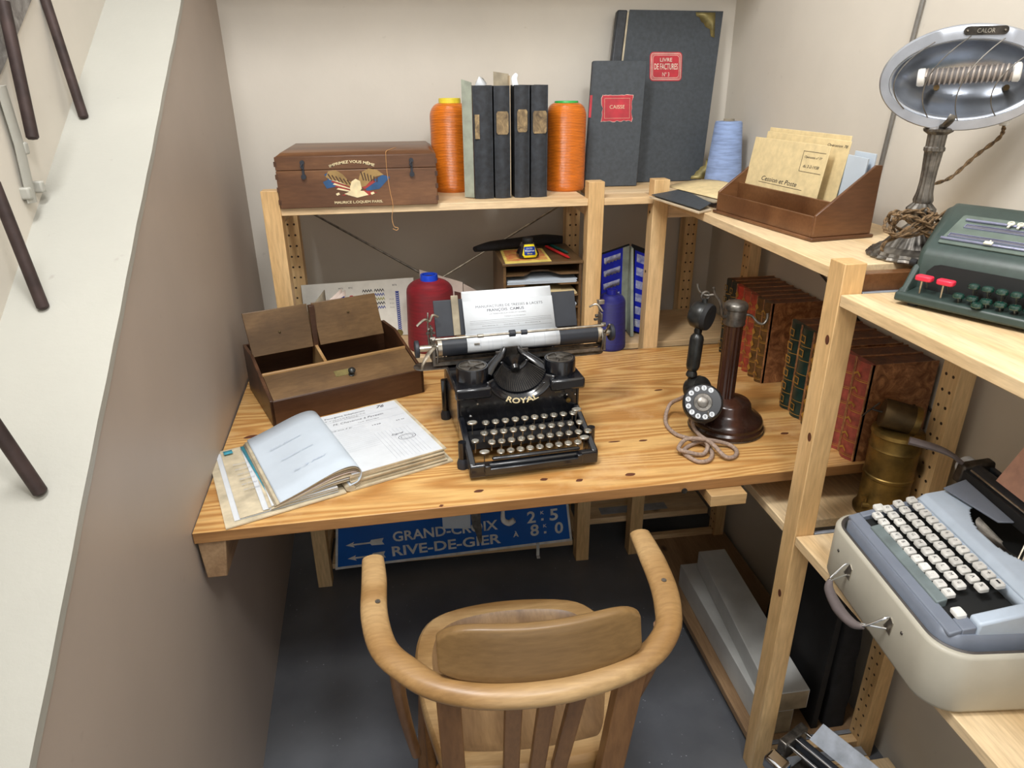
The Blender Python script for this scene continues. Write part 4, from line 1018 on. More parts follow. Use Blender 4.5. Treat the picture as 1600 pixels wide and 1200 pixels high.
# ------------------------------------------------------------------ open account book
KA = math.atan2(.084, .206)
t = thing('open_book', 'open order book with curled bluish left pages and printed right page', 'book', (-.148, 1.211, .7605), KA)
obj('cover', MB().hexa([(-.232, -.010, .0008), (-.006, -.006, .001), (-.002, .292, .001), (-.214, .300, .0008), (-.232, -.010, .0035), (-.006, -.006, .004), (-.002, .292, .004), (-.214, .300, .0035)]), 'paper_old', t)
obj('cover', MB().hexa([(.002, -.004, .0005), (.228, -.003, .0005), (.232, .296, .0005), (.004, .292, .0005), (.002, -.004, .004), (.228, -.003, .004), (.232, .296, .004), (.004, .292, .004)]), 'paper_old', t)
obj('spine', MB().tube([(.004, -.004, .0075), (.004, .290, .0075)], .009, 14, rr=[(.010, .006), (.010, .006)]), 'paper_old', t)
rnd = random.Random(5)
mb = MB()
for k in range(9):
    z0 = .004+k*.0034; j = [rnd.uniform(-.003, .003) for _ in range(4)]
    mb.hexa([(.006, .001+j[0], z0), (.214+j[1], .002+j[2], z0), (.216+j[1], .286+j[3], z0), (.008, .284, z0), (.006, .001+j[0], z0+.0030), (.214+j[1], .002+j[2], z0+.0026), (.216+j[1], .286+j[3], z0+.0026), (.008, .284, z0+.0030)])
obj('right_pages', mb, 'paper_old', t)['kind'] = 'stuff'
PR = [(.010, -.001, .0352), (.209, .004, .0342), (.212, .284, .0342), (.012, .284, .0352)]
rp = obj('top_page', plate(PR, .0008), 'paper', t)
T = pframe(PR); mb = MB(); mb2 = MB()
mb.text('Fourgons Stéphanois', T @ Matrix.Translation((-.025, .122, 0)), h=.0075, w=.095, bold=.01)
mb.text('Transports', T @ Matrix.Translation((-.03, .110, 0)), h=.004, w=.10); mb.text('SAINT-ETIENNE', T @ Matrix.Translation((-.03, .103, 0)), h=.003, w=.06)
mb.text('M. Chavanne à Pavezin', T @ Matrix.Translation((-.006, .086, 0)), h=.008, w=.120, shear=.4)
mb.text('rue Dorian', T @ Matrix.Translation((.012, .070, 0)), h=.0035, w=.05, shear=.3)
mb.text('Doit', T @ Matrix.Translation((-.06, .055, 0)), h=.004, w=.06, shear=.2)
mb.text('76', T @ Matrix.Translation((.062, .126, 0)), h=.014, w=.022, shear=.5, bold=.02)
mb.text('1938', T @ Matrix.Translation((.02, .040, 0)), h=.0045, w=.02); mb.text('53.45', T @ Matrix.Translation((.075, .035, 0)), h=.004, w=.02)
for k in range(13): mb2.rect(-.085+.0, -.005, .048-.0085*k, .0484-.0085*k, T, lift=.0006)
for k in range(10): mb2.rect(-.002+.0085*k, -.0016+.0085*k, -.130, .0, T, lift=.0006)
for a in ((-.095, .095, .060, .0605), (-.095, .095, .0985, .099)): mb2.rect(*a, T, lift=.0006)
for k in range(40):
    a = 2*PI*k/40; b_ = 2*PI*(k+1)/40
    for r_ in (1, .7): mb.add([(.055+.020*r_*math.cos(q)*s, -.050+.012*r_*math.sin(q)*s, .0006) for q, s in ((a, 1), (b_, 1), (b_, .94), (a, .94))], [(0, 1, 2, 3)], 0, T)
mb.text('Signé', T @ Matrix.Translation((.042, -.028, 0)), h=.010, w=.03, shear=.5)
obj('handwriting', mb, 'ink', rp)['kind'] = 'stuff'; obj('ruled_lines', mb2, 'inkpale', rp)['kind'] = 'stuff'
# turned left pages: curl up from spine and over to the left
def curl(zoff, ulen, uoff=0, vs0=0.0, vs1=.285, lift=1.0):
    prof = [(.006, .010), (.026, .016), (.033, .032), (.027, .047), (.012, .053), (-.012, .051), (-.045, .042), (-.075, .032), (-.105, .023), (-.128, .017)]
    prof = [(-.004+(x-.0)*1.0-uoff*(1 if x < 0 else 0), z*lift+zoff) for x, z in prof]
    def f(u, v):
        s = u*(len(prof)-1); i = min(int(s), len(prof)-2); w_ = s-i
        a, b_, c_, d_ = prof[max(i-1, 0)], prof[i], prof[i+1], prof[min(i+2, len(prof)-1)]
        q = [.5*(2*b_[k]+(c_[k]-a[k])*w_+(2*a[k]-5*b_[k]+4*c_[k]-d_[k])*w_*w_+(3*b_[k]-a[k]-3*c_[k]+d_[k])*w_**3) for k in (0, 1)]
        return (q[0], vs0+(vs1-vs0)*v, q[1])
    return f
for k, (m_, zo, uo, v0_, v1_, lf) in enumerate((('paper_b', .0035, 0, -.004, .286, 1), ('paper_old', 0, .006, -.002, .284, .96), ('cardboard', -.0015, .010, 0, .282, .88), ('pinksheet', -.002, .004, .002, .28, .78), ('paper_old', -.002, .016, .0, .28, .66), ('paper', -.0015, .018, .002, .278, .54), ('paper_old', -.001, .022, .004, .276, .42))):
    mb = MB(); mb.grid(curl(zo, .2, uo, v0_, v1_, lf), 36, 6); o = obj('turned_page', mb, m_, t, solid=.0016)
for (u0, u1, z0, m_) in ((-.202, -.02, .0062, 'paper'), (-.192, -.02, .0085, 'paper_old'), (-.150, -.02, .0115, 'paper'), (-.140, -.02, .0135, 'paper_old'), (-.134, -.02, .0155, 'paper')):
    obj('loose_leaf', MB().hexa([(u0-.012, .004, z0-.002), (u1, 0, z0), (u1, .280, z0), (u0+.002, .284, z0-.002), (u0-.012, .004, z0-.0012), (u1, 0, z0+.001), (u1, .280, z0+.001), (u0+.002, .284, z0-.0012)]), m_, t)
T = pframe([(-.200, .004, .0118), (-.13, .004, .0124), (-.13, .284, .0124), (-.186, .284, .0118)])
mb = MB(); mb.add([(.020, -.135, .0004), (.024, -.135, .0004), (.030, .135, .0004), (.012, .135, .0004)], [(0, 1, 2, 3)], 0, T); mb.rect(-.024, -.006, .116, .132, T, lift=0); obj('printed_band', mb, 'teal', t, solid=.0004)
mb = MB()
for k in range(6): mb.text('Monsieur Camus'[k:], T @ Matrix.Translation((-.002, .06-.022*k, .0002)), h=.006, w=.030, shear=.4)
obj('handwriting', mb, 'inkpale', t)
mb = MB(); Tl = frame((-.06, .15, .0415), (1, 0, .27), (0, 1, 0))
for k in range(3): mb.text(('Saint-Etienne', 'Fournisseur Camus', 'le 3 Mai')[k], Tl @ Matrix.Translation((.01*k-.01, .04-.06*k, 0)), h=.006, w=.07, shear=.4, lift=.0035)
obj('show_through_writing', mb, 'inkghost', t)
# ------------------------------------------------------------------ behind the desk
t = thing('pigeonhole_rack', 'brown wooden pigeonhole rack with scalloped shelves holding papers, behind the desk', 'rack', (.262, 1.912, .7605))
L, Dp, Ht = .228, .235, .268
for u in (0, L-.008): obj('side_panel', MB().box(u, u+.008, 0, Dp, 0, Ht-.007), 'walnut', t, bevel=.001)
obj('top_panel', MB().box(-.003, L+.003, -.004, Dp, Ht-.0065, Ht+.001), 'walnut', t, bevel=.001)
obj('back_panel', MB().box(.008, L-.008, Dp-.005, Dp, 0, Ht-.007), 'walnut_in', t)
for k, z in enumerate((.0, .045, .088, .128, .165, .200, .230)):
    n = 16; a = L*.34; front = []
    for i in range(n+1):
        u = .008+(L-.016)*i/n; c = max(0, 1-abs(u-L/2)/(L*.20)); front.append((u, .004+.045*(1-(1-min(c*1.6, 1))**2) if c > 0 else .004))
    poly = front+[(L-.008, Dp-.006), (.008, Dp-.006)]
    obj('shelf_board', MB().prism(poly, z, z+.005), 'walnut', t)
def inrack(name, label, z, mat, n=1, x0=.012, x1=.214, cat='paper'):
    mb = MB(); r_ = random.Random(int(z*1000))
    for k in range(n):
        j = r_.uniform(-.004, .004); mb.hexa([(x0+j, .006+j, z+k*.0022), (x1+j, .006, z+k*.0022), (x1, .19, z+k*.0022), (x0, .19, z+k*.0022), (x0+j, .006+j, z+.0018+k*.0022), (x1+j, .006, z+.0018+k*.0022), (x1, .19, z+.0018+k*.0022), (x0, .19, z+.0018+k*.0022)])
    mb.v = [v+Vector((.262, 1.912, .7605)) for v in mb.v]
    o = obj(name, mb, mat, None, at=(.262, 1.912, .7605+z), local=False); tag(o, label, cat); o['kind'] = 'stuff' if n > 1 else ''
    if n == 1: del o['kind']
    return o
inrack('paper_stack', 'white papers on the second shelf of the pigeonhole rack', .2052, 'paper_b', 5)
inrack('paper_stack', 'yellowed folded papers on the third shelf of the pigeonhole rack', .1702, 'kraft', 5, .04)
inrack('paper_stack', 'grey papers on a low shelf of the pigeonhole rack behind the typewriter', .1332, 'paper_b', 4)
ZT = .7605+Ht+.0012
def flat(name, label, cat, P, th, mat, z=ZT):
    o = obj(name, plate([(x, y, z+th) for x, y in P], th, back=(0, 0, -1)), mat, None, at=(P[0][0], P[0][1], z), local=False); return tag(o, label, cat)
cd_ = thing('printed_card', 'yellow and red printed card under the ink bottle', 'card', (.27, 1.91, ZT))
obj('card', plate([(.268, 1.909, ZT+.001), (.402, 1.918, ZT+.001), (.406, 2.085, ZT+.001), (.276, 2.085, ZT+.001)], .001, back=(0, 0, -1)), 'yellow', cd_, local=False) if 0 else obj('card', plate([(.268, 1.909, ZT+.001), (.402, 1.918, ZT+.001), (.406, 2.085, ZT+.001), (.276, 2.085, ZT+.001)], .001, back=(0, 0, -1)), 'cardyellow' if 'cardyellow' in M else 'yellowcard', cd_, local=False)
mb = MB(); mb.add([(x, y, ZT+.0014) for x, y in ((.277, 1.932), (.396, 1.940), (.398, 2.075), (.284, 2.075))], [(0, 1, 2, 3)]); obj('printed_picture', mb, 'yellowcard', cd_, local=False)
# ink bottle
t = thing('ink_bottle', 'faceted dark ink bottle with yellow and blue label on the pigeonhole rack', 'bottle', (.342, 1.972, ZT+.0016), math.radians(6))
mb = MB(); poly = lambda s: [(x*s, y*s) for x, y in ((-.030, -.014), (-.020, -.024), (.020, -.024), (.030, -.014), (.030, .014), (.020, .024), (-.020, .024), (-.030, .014))]
pr = [(.86, 0), (1, .004), (1.0, .014), (.62, .040), (.60, .043)]
vs = [(x, y, z) for s, z in pr for x, y in poly(s)]; fs = [(j*8+i, j*8+(i+1) % 8, j*8+8+(i+1) % 8, j*8+8+i) for j in range(4) for i in range(8)]+[tuple(range(7, -1, -1)), tuple(range(32, 40))]
mb.add(vs, fs); obj('bottle', mb, 'inkglass', t, bevel=.001)
obj('cap', MB().lathe([(.014, .042), (.0155, .044), (.0155, .055), (.014, .057), (1e-6, .057)], n=24), 'blackmatte', t)
T = frame((0, -.0248+.005, .0225), (1, 0, 0), (0, .36, 1))
mb = MB(); mb.add([(x, y, .0012) for x, y in ((-.017, -.019), (.017, -.019), (.0225, -.010), (.014, .019), (-.014, .019), (-.0225, -.010))], [tuple(range(6))], 0, T)
mb.add([(x, y, .0016) for x, y in rrect(-.0165, .0165, -.0125, .0125, .004)], [tuple(range(24))], 1, T)
mb.text('ENCRE', T @ Matrix.Translation((0, .007, .0016)), h=.0045, w=.018, m=2); mb.text('Waterman', T @ Matrix.Translation((0, .0005, .0016)), h=.0055, w=.029, m=2, bold=.02); mb.text('Bleue', T @ Matrix.Translation((0, -.0075, .0016)), h=.004, w=.014, m=0)
obj('label', mb, ['yellow', 'labelblue', 'paper'], t, solid=.0004)
# pencils
def pencil(a, b_, mat, label):
    a, b_ = Vector(a), Vector(b_); d = (b_-a); Lp = d.length; q = thing('pencil', label, 'pencil', a)
    mb = MB(); mb.lathe([(.0042, 0), (.0042, Lp-.02), (.0012, Lp-.003)], a, d, 6, 0); obj('barrel', mb, mat, q, local=False, ang=20)
    mb = MB(); mb.lathe([(.0012, Lp-.003), (.0005, Lp)], a, d, 8); obj('tip', mb, 'inkdark', q, local=False)
pencil((.420, 2.09, ZT+.0045), (.458, 1.925, ZT+.0045), 'rednib', 'red pencil lying on the pigeonhole rack')
pencil((.436, 2.115, ZT+.0045), (.468, 1.99, ZT+.0045), 'greennib', 'dark green pencil lying behind the red one')
# black glove / brush lying across the back
mb = MB(); mb.tube([(.196, 2.04, ZT+.016), (.25, 2.075, ZT+.016), (.33, 2.105, ZT+.016), (.42, 2.125, ZT+.018), (.478, 2.12, ZT+.017)], .02, 16, smooth=6, rr=[(.010, .008), (.022, .014), (.024, .015), (.030, .016), (.016, .012)])
o = obj('glove', mb, 'blackcloth', None, at=(.33, 2.1, ZT), local=False); tag(o, 'black cloth glove lying across the back of the pigeonhole rack', 'glove')

# blue lace sample album standing open
t = thing('sample_album', 'open blue album of lace samples standing behind the dark blue spool', 'album', (.66, 2.05, .7605))
PL = [(.566, 1.968, .762), (.676, 2.040, .762), (.676, 2.060, 1.038), (.566, 1.985, 1.030)]
PRr = [(.682, 2.040, .762), (.738, 1.965, .762), (.738, 1.985, 1.022), (.682, 2.060, 1.038)]
obj('cover', plate(PL, .004), 'blackmatte', t, local=False); obj('cover', plate(PRr, .004), 'blackmatte', t, local=False)
obj('blue_page', plate(inset(PL, .02, .74, .02, .985, .0025), .0015), 'binderblue', t, local=False)
obj('grey_page', plate(inset(PL, .74, .97, .02, .985, .003), .002), 'greygreen', t, local=False)
obj('blue_page', plate(inset(PRr, .18, .72, .02, .95, .0025), .0015), 'binderblue', t, local=False)
obj('grey_page', plate(inset(PRr, .72, .97, .02, .965, .003), .002), 'greygreen', t, local=False)
obj('page_block', MB().hexa([(.672, 1.985, .762), (.682, 1.985, .762), (.681, 2.036, .762), (.674, 2.036, .762), (.674, 2.035, 1.03), (.681, 2.035, 1.03), (.681, 2.055, 1.032), (.676, 2.055, 1.032)]), 'greygreen', t, local=False)
for k in range(6):
    C_ = inset(PL, .08, .66, .865-.145*k, .945-.145*k, .0032); T = pframe(C_); W_ = (C_[1]-C_[0]).length; H_ = (C_[3]-C_[0]).length
    pts = [(-W_/2, H_/2), ]; n = 30
    pts = [(-W_/2+W_*i/n, H_*.42) for i in range(n+1)][::-1]+[(-W_/2+W_*i/n, -H_*.30-H_*.18*abs(math.sin(i*PI/6))) for i in range(n+1)]
    mb = MB(); mb.add([(x, y, 0) for x, y in pts], [tuple(range(len(pts)))], 0, T); obj('lace_sample', mb, 'lace', t, local=False, solid=.0006)
for k in range(6):
    C_ = inset(PRr, .26, .66, .83-.15*k, .92-.15*k, .0032); obj('lace_sample', plate(C_, .0006), 'lace', t, local=False)

# sample cards against the wall
PC = [(-.330, 2.125, .762), (.010, 2.125, .762), (.010, 2.135, .944), (-.330, 2.135, .936)]
t = thing('sample_card', 'wide white card of zigzag braid samples leaning behind the red spool', 'card', (-.16, 2.13, .7605))
obj('card', plate(PC, .003), 'cream', t, local=False)
T = pframe(PC); cols_ = ['inkdark', 'inkdark', 'ink', 'swolive', 'inkdark', 'swblue', 'yellowpl', 'inkdark', 'swpink', 'inkdark']
mats_ = ['inkdark', 'ink', 'swolive', 'swblue', 'swpink', 'swred', 'yellowpl']
zc = [((0, 0), (1, 3), (1, 2), (1, 0), (5, 3)), ]
rowm = [('inkdark', 'inkdark'), ('ink', 'swblue'), ('swbrown', 'swolive'), ('ink', 'inkdark'), ('swred', 'swblue'), ('yellowpl', 'yellowpl'), ('inkdark', 'inkdark'), ('swpink', 'swpink'), ('inkdark', 'inkdark')]
for k, (m1, m2) in enumerate(rowm):
    for c, m_ in ((.012, m1), (.048, m2)):
        if k > 4 and c > .04: continue
        mb = MB(); y = .058-.0135*k; vs = []
        for i in range(9):
            yy = y+(.0035 if i % 2 else -.0035); vs += [(c+.0038*i, yy-.0020, .0006), (c+.0038*i, yy+.0024, .0006)]
        mb.add(vs, [(2*i, 2*i+2, 2*i+3, 2*i+1) for i in range(8)], 0, T); obj('zigzag_sample', mb, m_, t, local=False)
mb = MB(); mb.rect(.112, .123, -.075, .052, T, 0)
for i in range(20):
    mb.add([(x, y, .0007) for x, y in ((.112, .048-.0064*i), (.118, .0448-.0064*i), (.123, .048-.0064*i), (.123, .0465-.0064*i), (.118, .0425-.0064*i), (.112, .0460-.0064*i))], [(0, 1, 4, 5), (1, 2, 3, 4)], 1, T)
obj('braid_strip', mb, ['swblue', 'paper'], t, local=False)
mb = MB()
for s, x, y in (('M71', -.052, .070), ('MTC', -.022, .070), ('B76', .112, .072)): mb.text(s, T @ Matrix.Translation((x, y, 0)), h=.005, w=.013)
for k in range(3): mb.text('fil noir', T @ Matrix.Translation((.100, .028-.013*k, 0)), h=.003, w=.014)
obj('small_lettering', mb, 'inkdark', t, local=False)
for x, m_ in ((-.052, 'swgreen'), (-.022, 'swred')):
    mb = MB(); mb.add([(x+.008*math.cos(a), .040+.007*math.sin(a), .0008) for a in [PI*k/10 for k in range(11)]]+[(x, .036, .0008)], [tuple(range(12))], 0, T); obj('round_sample', mb, m_, t, local=False)
mb = MB(); mb.lathe([(.011, 0), (.011, .0008), (1e-6, .001)], T @ Vector((.115, -.082, 0)), T.to_3x3() @ Vector((0, 0, 1)), 24); obj('round_sample', mb, 'brasspl', t, local=False)
PD = [(.085, 2.10, .762), (.232, 2.07, .762), (.232, 2.10, .855), (.030, 2.12, .952)]
t = thing('swatch_card', 'pinkish card with dark colour swatches leaning right of the red spool', 'card', (.15, 2.1, .7605))
PD = [(.03, 2.112, .762), (.160, 2.092, .762), (.160, 2.104, .930), (.03, 2.12, .972)]
obj('card', plate(PD, .002), 'pinksheet', t, local=False)
for i, m_ in enumerate(('swpink', 'swbrown', 'inkdark', 'inkdark', 'swblue', 'inkdark', 'swpink', 'swred')):
    r_, c = divmod(i, 2); obj('swatch', plate(inset(PD, .62+.18*c, .77+.18*c, .66-.16*r_, .80-.16*r_, .001), .0006), m_, t, local=False)
t = thing('swatch_card', 'second pinkish card with a green round swatch, nearer the pigeonhole rack', 'card', (.2, 2.09, .7605))
PE = [(.163, 2.085, .762), (.252, 2.150, .762), (.252, 2.155, .862), (.163, 2.095, .928)]
obj('card', plate(PE, .002), 'pinksheet', t, local=False)
T = pframe(PE); mb = MB(); mb.add([(-.02+.010*math.cos(a), .018+.010*math.sin(a), .0008) for a in [2*PI*k/20 for k in range(20)]], [tuple(range(20))], 0, T); obj('round_sample', mb, 'swgreen', t, local=False)
t = thing('sample_book', 'open sample booklet with bent grey pages behind the wooden box lids', 'book', (-.28, 2.0, .7605))
for (a, b_, h, m_, bend) in (((-.345, 1.95), (-.258, 2.105), .165, 'cardboard', .02), ((-.340, 1.94), (-.205, 2.085), .172, 'pinksheet', .012), ((-.335, 1.935), (-.195, 2.080), .168, 'pinksheet', .008)):
    mb = MB(); mb.grid(lambda u, v: (a[0]+(b_[0]-a[0])*u, a[1]+(b_[1]-a[1])*u-bend*math.sin(PI*u), .762+(h*(.55+.45*u))*v), 12, 3)
    obj('page', mb, m_, t, local=False, solid=.0014)
PF = [(-.225, 2.046, .86), (-.198, 2.072, .86), (-.198, 2.072, .92), (-.225, 2.046, .912)]
for k, m_ in enumerate(('swblue', 'swpink', 'swpink', 'swblue')): obj('swatch', plate(inset(PF, 0, .9, .05+.24*k, .22+.24*k, .005), .0005), m_, t, local=False)

# ------------------------------------------------------------------ book rows at the right
def band_book(y0, y1, h, d, spine, label, style, xs=.888, z=.7605, grp='leather bound books on the desk'):
    t = thing('book', label, 'book', (xs, (y0+y1)/2, z), 0, grp)
    w2 = (y1-y0)/2-.0004
    mb = MB(); mb.box(.008, d, -w2, -w2+.003, 0, h); mb.box(.008, d, w2-.003, w2, 0, h); obj('cover', mb, 'marble', t, bevel=.0006)
    n = 10; pts = [(.011-.011*math.sin(PI*i/n), w2-2*w2*i/n) for i in range(n+1)]
    obj('spine', MB().prism(pts+[(.016, -w2), (.016, w2)], 0, h), spine, t)
    obj('page_block', MB().box(.012, d-.004, -w2+.0032, w2-.0032, .003, h-.0015), 'booktop', t)
    mb = MB(); bp = lambda k_: [(x-.0009 if 0 < i < n else x, y) for i, (x, y) in enumerate(pts)]
    def band(z0, z1, off=.0008):
        q = [(.011-.011*math.sin(PI*i/n)-off, (w2-.0008)*(1-2*i/n)) for i in range(n+1)]
        m_ = len(q); mb.add([(x, y, z0) for x, y in q]+[(x, y, z1) for x, y in q], [(i, i+1, m_+i+1, m_+i) for i in range(m_-1)])
    rr = random.Random(style)
    for k in range(6):
        zb = h*(.035+.155*k+.0); band(zb, zb+.0016)
        if style % 3: band(zb+.004, zb+.0048)
    F0 = frame((-.0012, 0, 0), (0, -1, 0), (0, 0, 1))
    for k in (0, 2, 4, 5) if style < 4 else range(6):
        zc_ = h*(.115+.155*k); s = min(w2*.55, .010)
        if style % 3 == 0: mb.add([(x*s, zc_+y*s, 0) for x, y in ((-1, -.9), (1, -.9), (1, .9), (-1, .9), (-.72, -.62), (.72, -.62), (.72, .62), (-.72, .62))], [(0, 1, 5, 4), (1, 2, 6, 5), (2, 3, 7, 6), (3, 0, 4, 7)], None, F0)
        elif style % 3 == 1: mb.add([(x*s, zc_+y*s, 0) for x, y in ((-1, -.8), (0, -.2), (1, -.8), (1, -.3), (0, .3), (-1, -.3))], [(0, 1, 4, 5), (1, 2, 3, 4)], None, F0)
        else: mb.add([(x*s, zc_+y*s, 0) for x, y in ((-1, 0), (0, -1), (1, 0), (0, 1))], [(0, 1, 2, 3)], None, F0)
    if style % 2 == 0:
        mb.text('TOME', F0 @ Matrix.Translation((0, h*.58, 0)), h=.004, w=w2*1.1); mb.text(str(rr.randint(1, 9)), F0 @ Matrix.Translation((0, h*.545, 0)), h=.005)
    g = obj('gilt_tooling', mb, 'gilt', t); g['kind'] = 'stuff'
    return t
# far set, y 1.55 .. 1.83
ys = [1.835, 1.802, 1.770, 1.727, 1.687, 1.650, 1.614, 1.575, ]
specs = [('sp_black', 'black-green gilt book at the far end of the row', 0), ('sp_black', 'black-green gilt book second from the far end, beside a red one', 3), ('sp_red', 'bright red gilt book between black and rust volumes', 2), ('sp_rust', 'rust red gilt book right behind the telephone column top', 1), ('sp_rust', 'second rust red gilt book, next to the brown volumes', 4), ('sp_brown', 'brown gilt-banded book second from the near end of the far set', 5), ('sp_brown', 'brown gilt-banded book closing the far set, marbled side showing', 7)]
for k, (m_, lb, st) in enumerate(specs): band_book(ys[k+1]+.0, ys[k], .219, .150, m_, lb, st, .892)
# middle set
ys = [1.455, 1.409, 1.357, 1.305, 1.262]
specs = [('sp_green', 'dark green gilt book first of the middle set', 6), ('sp_green', 'dark green gilt book second of the middle set', 3), ('sp_brown', 'brown book of the middle set beside the pine post', 8), ('sp_brown', 'brown book of the middle set hidden partly by the pine post', 5)]
for k, (m_, lb, st) in enumerate(specs): band_book(ys[k+1], ys[k], .219, .158, m_, lb, st, .880)
ys = [1.252, 1.206, 1.155]
specs = [('sp_wine', 'wine red gilt book just right of the pine post', 2), ('sp_wine', 'worn wine red book with marbled side, nearest on the desk', 4)]
for k, (m_, lb, st) in enumerate(specs): band_book(ys[k+1], ys[k], .219, .156, m_, lb, st, .884)

# ------------------------------------------------------------------ heater lamp
LB = (.896, 1.122, 1.2045)
t = thing('electric_heater', 'oval bowl heater with ribbed element on an ornate pewter column, cord coiled at its base', 'heater', LB)
mb = MB(); mb.lathe([(.073, 0), (.075, .003), (.073, .007), (.070, .008), (.068, .013), (.063, .014), (.056, .020), (.051, .021), (.042, .032), (.028, .046), (.018, .056), (.012, .062)], n=96, flute=.05, fn=24); obj('base', mb, 'pewter', t)
mb = MB(); mb.lathe([(.012, .062), (.019, .068), (.024, .078), (.024, .086), (.018, .092), (.015, .095), (.0165, .100), (.0135, .112), (.012, .130), (.0125, .150), (.0140, .172), (.0145, .180), (.0165, .182), (.0165, .187), (.0145, .189), (.0150, .208), (.0225, .213), (.0235, .217), (.018, .221), (.008, .224)], n=72, flute=.10, fn=12); obj('column', mb, 'pewter', t)
HC = Vector((.004, -.028, .2935)); HN = Vector((-.52, -.84, -.12)).normalized()
hx = Vector((1, 0, 0)); hx = (hx-HN*hx.dot(HN)).normalized(); roll = Matrix.Rotation(math.radians(4), 4, HN); hx = roll.to_3x3() @ hx
F = frame(HC, hx, None, HN)
A, B_ = .122, .079
mb = MB(); n = 64
def el(s, d, m=None): return [F @ Vector((A*s*math.cos(2*PI*k/n), B_*s*math.sin(2*PI*k/n), d)) for k in range(n)]
mb = MB(); prof = [(.92, .001), (.86, -.016), (.72, -.036), (.52, -.050), (.26, -.058), (.02, -.060)]
vs = []; fs = []
for j, (s, d) in enumerate(prof):
    s2 = s
    vs += [F @ Vector(((A*.97*s2)*math.cos(2*PI*k/n), (B_*.83*s2)*math.sin(2*PI*k/n)-.002, d)) for k in range(n)]
fs = [(j*n+k, j*n+(k+1) % n, (j+1)*n+(k+1) % n, (j+1)*n+k) for j in range(len(prof)-1) for k in range(n)]+[tuple((len(prof)-1)*n+k for k in range(n))]
mb.add(vs, fs); bowl = obj('reflector_bowl', mb, 'reflector', t, ang=60, solid=.0015)
mb = MB(); prof = [(0, .000), (.05, .002), (.9, .0015), (1.0, -.001), (1.0, -.007), (.97, -.008)]
vs = [F @ Vector((A*(.885+.115*s)*math.cos(2*PI*k/n), (B_*(.765+.235*s))*math.sin(2*PI*k/n)-.002*(1-s), d)) for s, d in prof for k in range(n)]
mb.add(vs, [(j*n+k, j*n+(k+1) % n, (j+1)*n+(k+1) % n, (j+1)*n+k) for j in range(len(prof)-1) for k in range(n)]); obj('rim', mb, 'aluminium', t, ang=50, solid=.001)
mb = MB(); ex = Vector((1, .10, 0)).normalized(); c0 = F @ Vector((-.066, .000, -.018)); c1 = F @ Vector((.074, .010, -.002)); dd = (c1-c0)
ce = MB(); ce.lathe([(.0125, 0), (.014, .003), (.014, .010), (.0105, .012), (.0105, dd.length-.012), (.014, dd.length-.010), (.0145, dd.length-.002), (.012, dd.length), (.008, dd.length-.002), (1e-6, dd.length-.003)], c0, dd, 28)
el_ = obj('ceramic_core', ce, 'ceramic', t)
dn_ = dd.normalized(); sd = dn_.cross(Vector((0, 0, 1))).normalized(); un = sd.cross(dn_)
turns = 16; mb = MB(); pp = [c0+dn_*(.012+(dd.length-.024)*k/(turns*16))+(sd*math.cos(2*PI*k/16)+un*math.sin(2*PI*k/16))*.0122 for k in range(turns*16+1)]
mb.tube(pp, .0017, 6); obj('heating_coil', mb, 'coil', el_)
obj('coil_tube', MB().cyl(c0+dn_*.012, c1-dn_*.012, .0118, n=24), 'coreclay', el_)
for q in (-.036, .062):
    obj('support_stud', MB().tube([F @ Vector((q, -.014, -.010)), F @ Vector((q+.004, -.020, -.046))], .0045, 10), 'brassd', t)
for qb, qm, qt in ((-.078, -.100, -.054), (-.040, -.054, -.006), (.004, -.004, .040), (.055, .042, .084)):
    yb_ = B_*.79*math.sqrt(max(0, 1-(qb/(A*.93))**2)); yt_ = B_*.79*math.sqrt(max(0, 1-(qt/(A*.93))**2)); b_ = []
    for k in range(11):
        s = k/10; uu = qb*(1-s)*(1-2*s)+4*qm*s*(1-s)+qt*s*(2*s-1); b_.append(F @ Vector((uu, -yb_+(yb_+yt_)*s, .003+.050*s*(1-s))))
    obj('guard_wire', MB().tube(b_, .0009, 6, smooth=2), 'steel', t)
mb = MB(); Tn = F @ Matrix.Translation((.012, B_*.882, .0035)) @ Matrix.Rotation(math.radians(0), 4, 'Z')
mb.prism(rrect(-.030, .030, -.0062, .0062, .006), 0, .0012, 0, Tn); mb.text('CALOR', Tn @ Matrix.Translation((0, 0, .0012)), h=.0062, w=.024, m=1)
for s in (-1, 1): mb.lathe([(.002, .001), (.001, .0028), (1e-6, .003)], Tn @ Vector((s*.025, 0, 0)), HN, 10, 1)
obj('maker_plate', mb, ['darksteel', 'nickel'], t)
mb = MB(); mb.tube([(0, 0, .218), (-.006, -.020, .224), (-.010, -.034, .232), (-.008, -.036, .240)], .006, 10, smooth=4, rr=[(.006, .006), (.007, .004), (.007, .003), (.006, .003)]); mb.cyl((-.014, .0, .226), (.018, .002, .226), .004, n=12)
mb.tube([(0, 0, .220), (.012, .024, .232), (.028, .040, .262)], .006, 10, smooth=3); obj('swivel_joint', mb, 'pewter', t)
pl = Vector((.094, -.030, .232)); obj('plug', MB().lathe([(.006, 0), (.009, .006), (.010, .016), (.007, .022)], pl+Vector((0, 0, -.010)), (0, .1, 1), 20), 'ceramic', t)
cb = MB(); base = [pl+Vector((0, 0, -.008)), pl+Vector((0, .002, -.028)), pl+Vector((-.022, .02, -.060)), pl+Vector((-.050, .03, -.095)), (.016, .012, .120), (.014, .010, .095), (-.004, -.022, .086)]
loops = []
rr = random.Random(11)
for k in range(30):
    a = k*1.05; r_ = .026+.020*rr.random(); loops.append((-.036+r_*math.cos(a)*1.25, -.040+.55*r_*math.sin(a), .062+.020*math.sin(a*.5+k)+.010*rr.random()))
path = [Vector(p) for p in [tuple(p) for p in base]+loops+[(-.075, -.035, .040), (-.082, -.030, .020)]]
fine = []
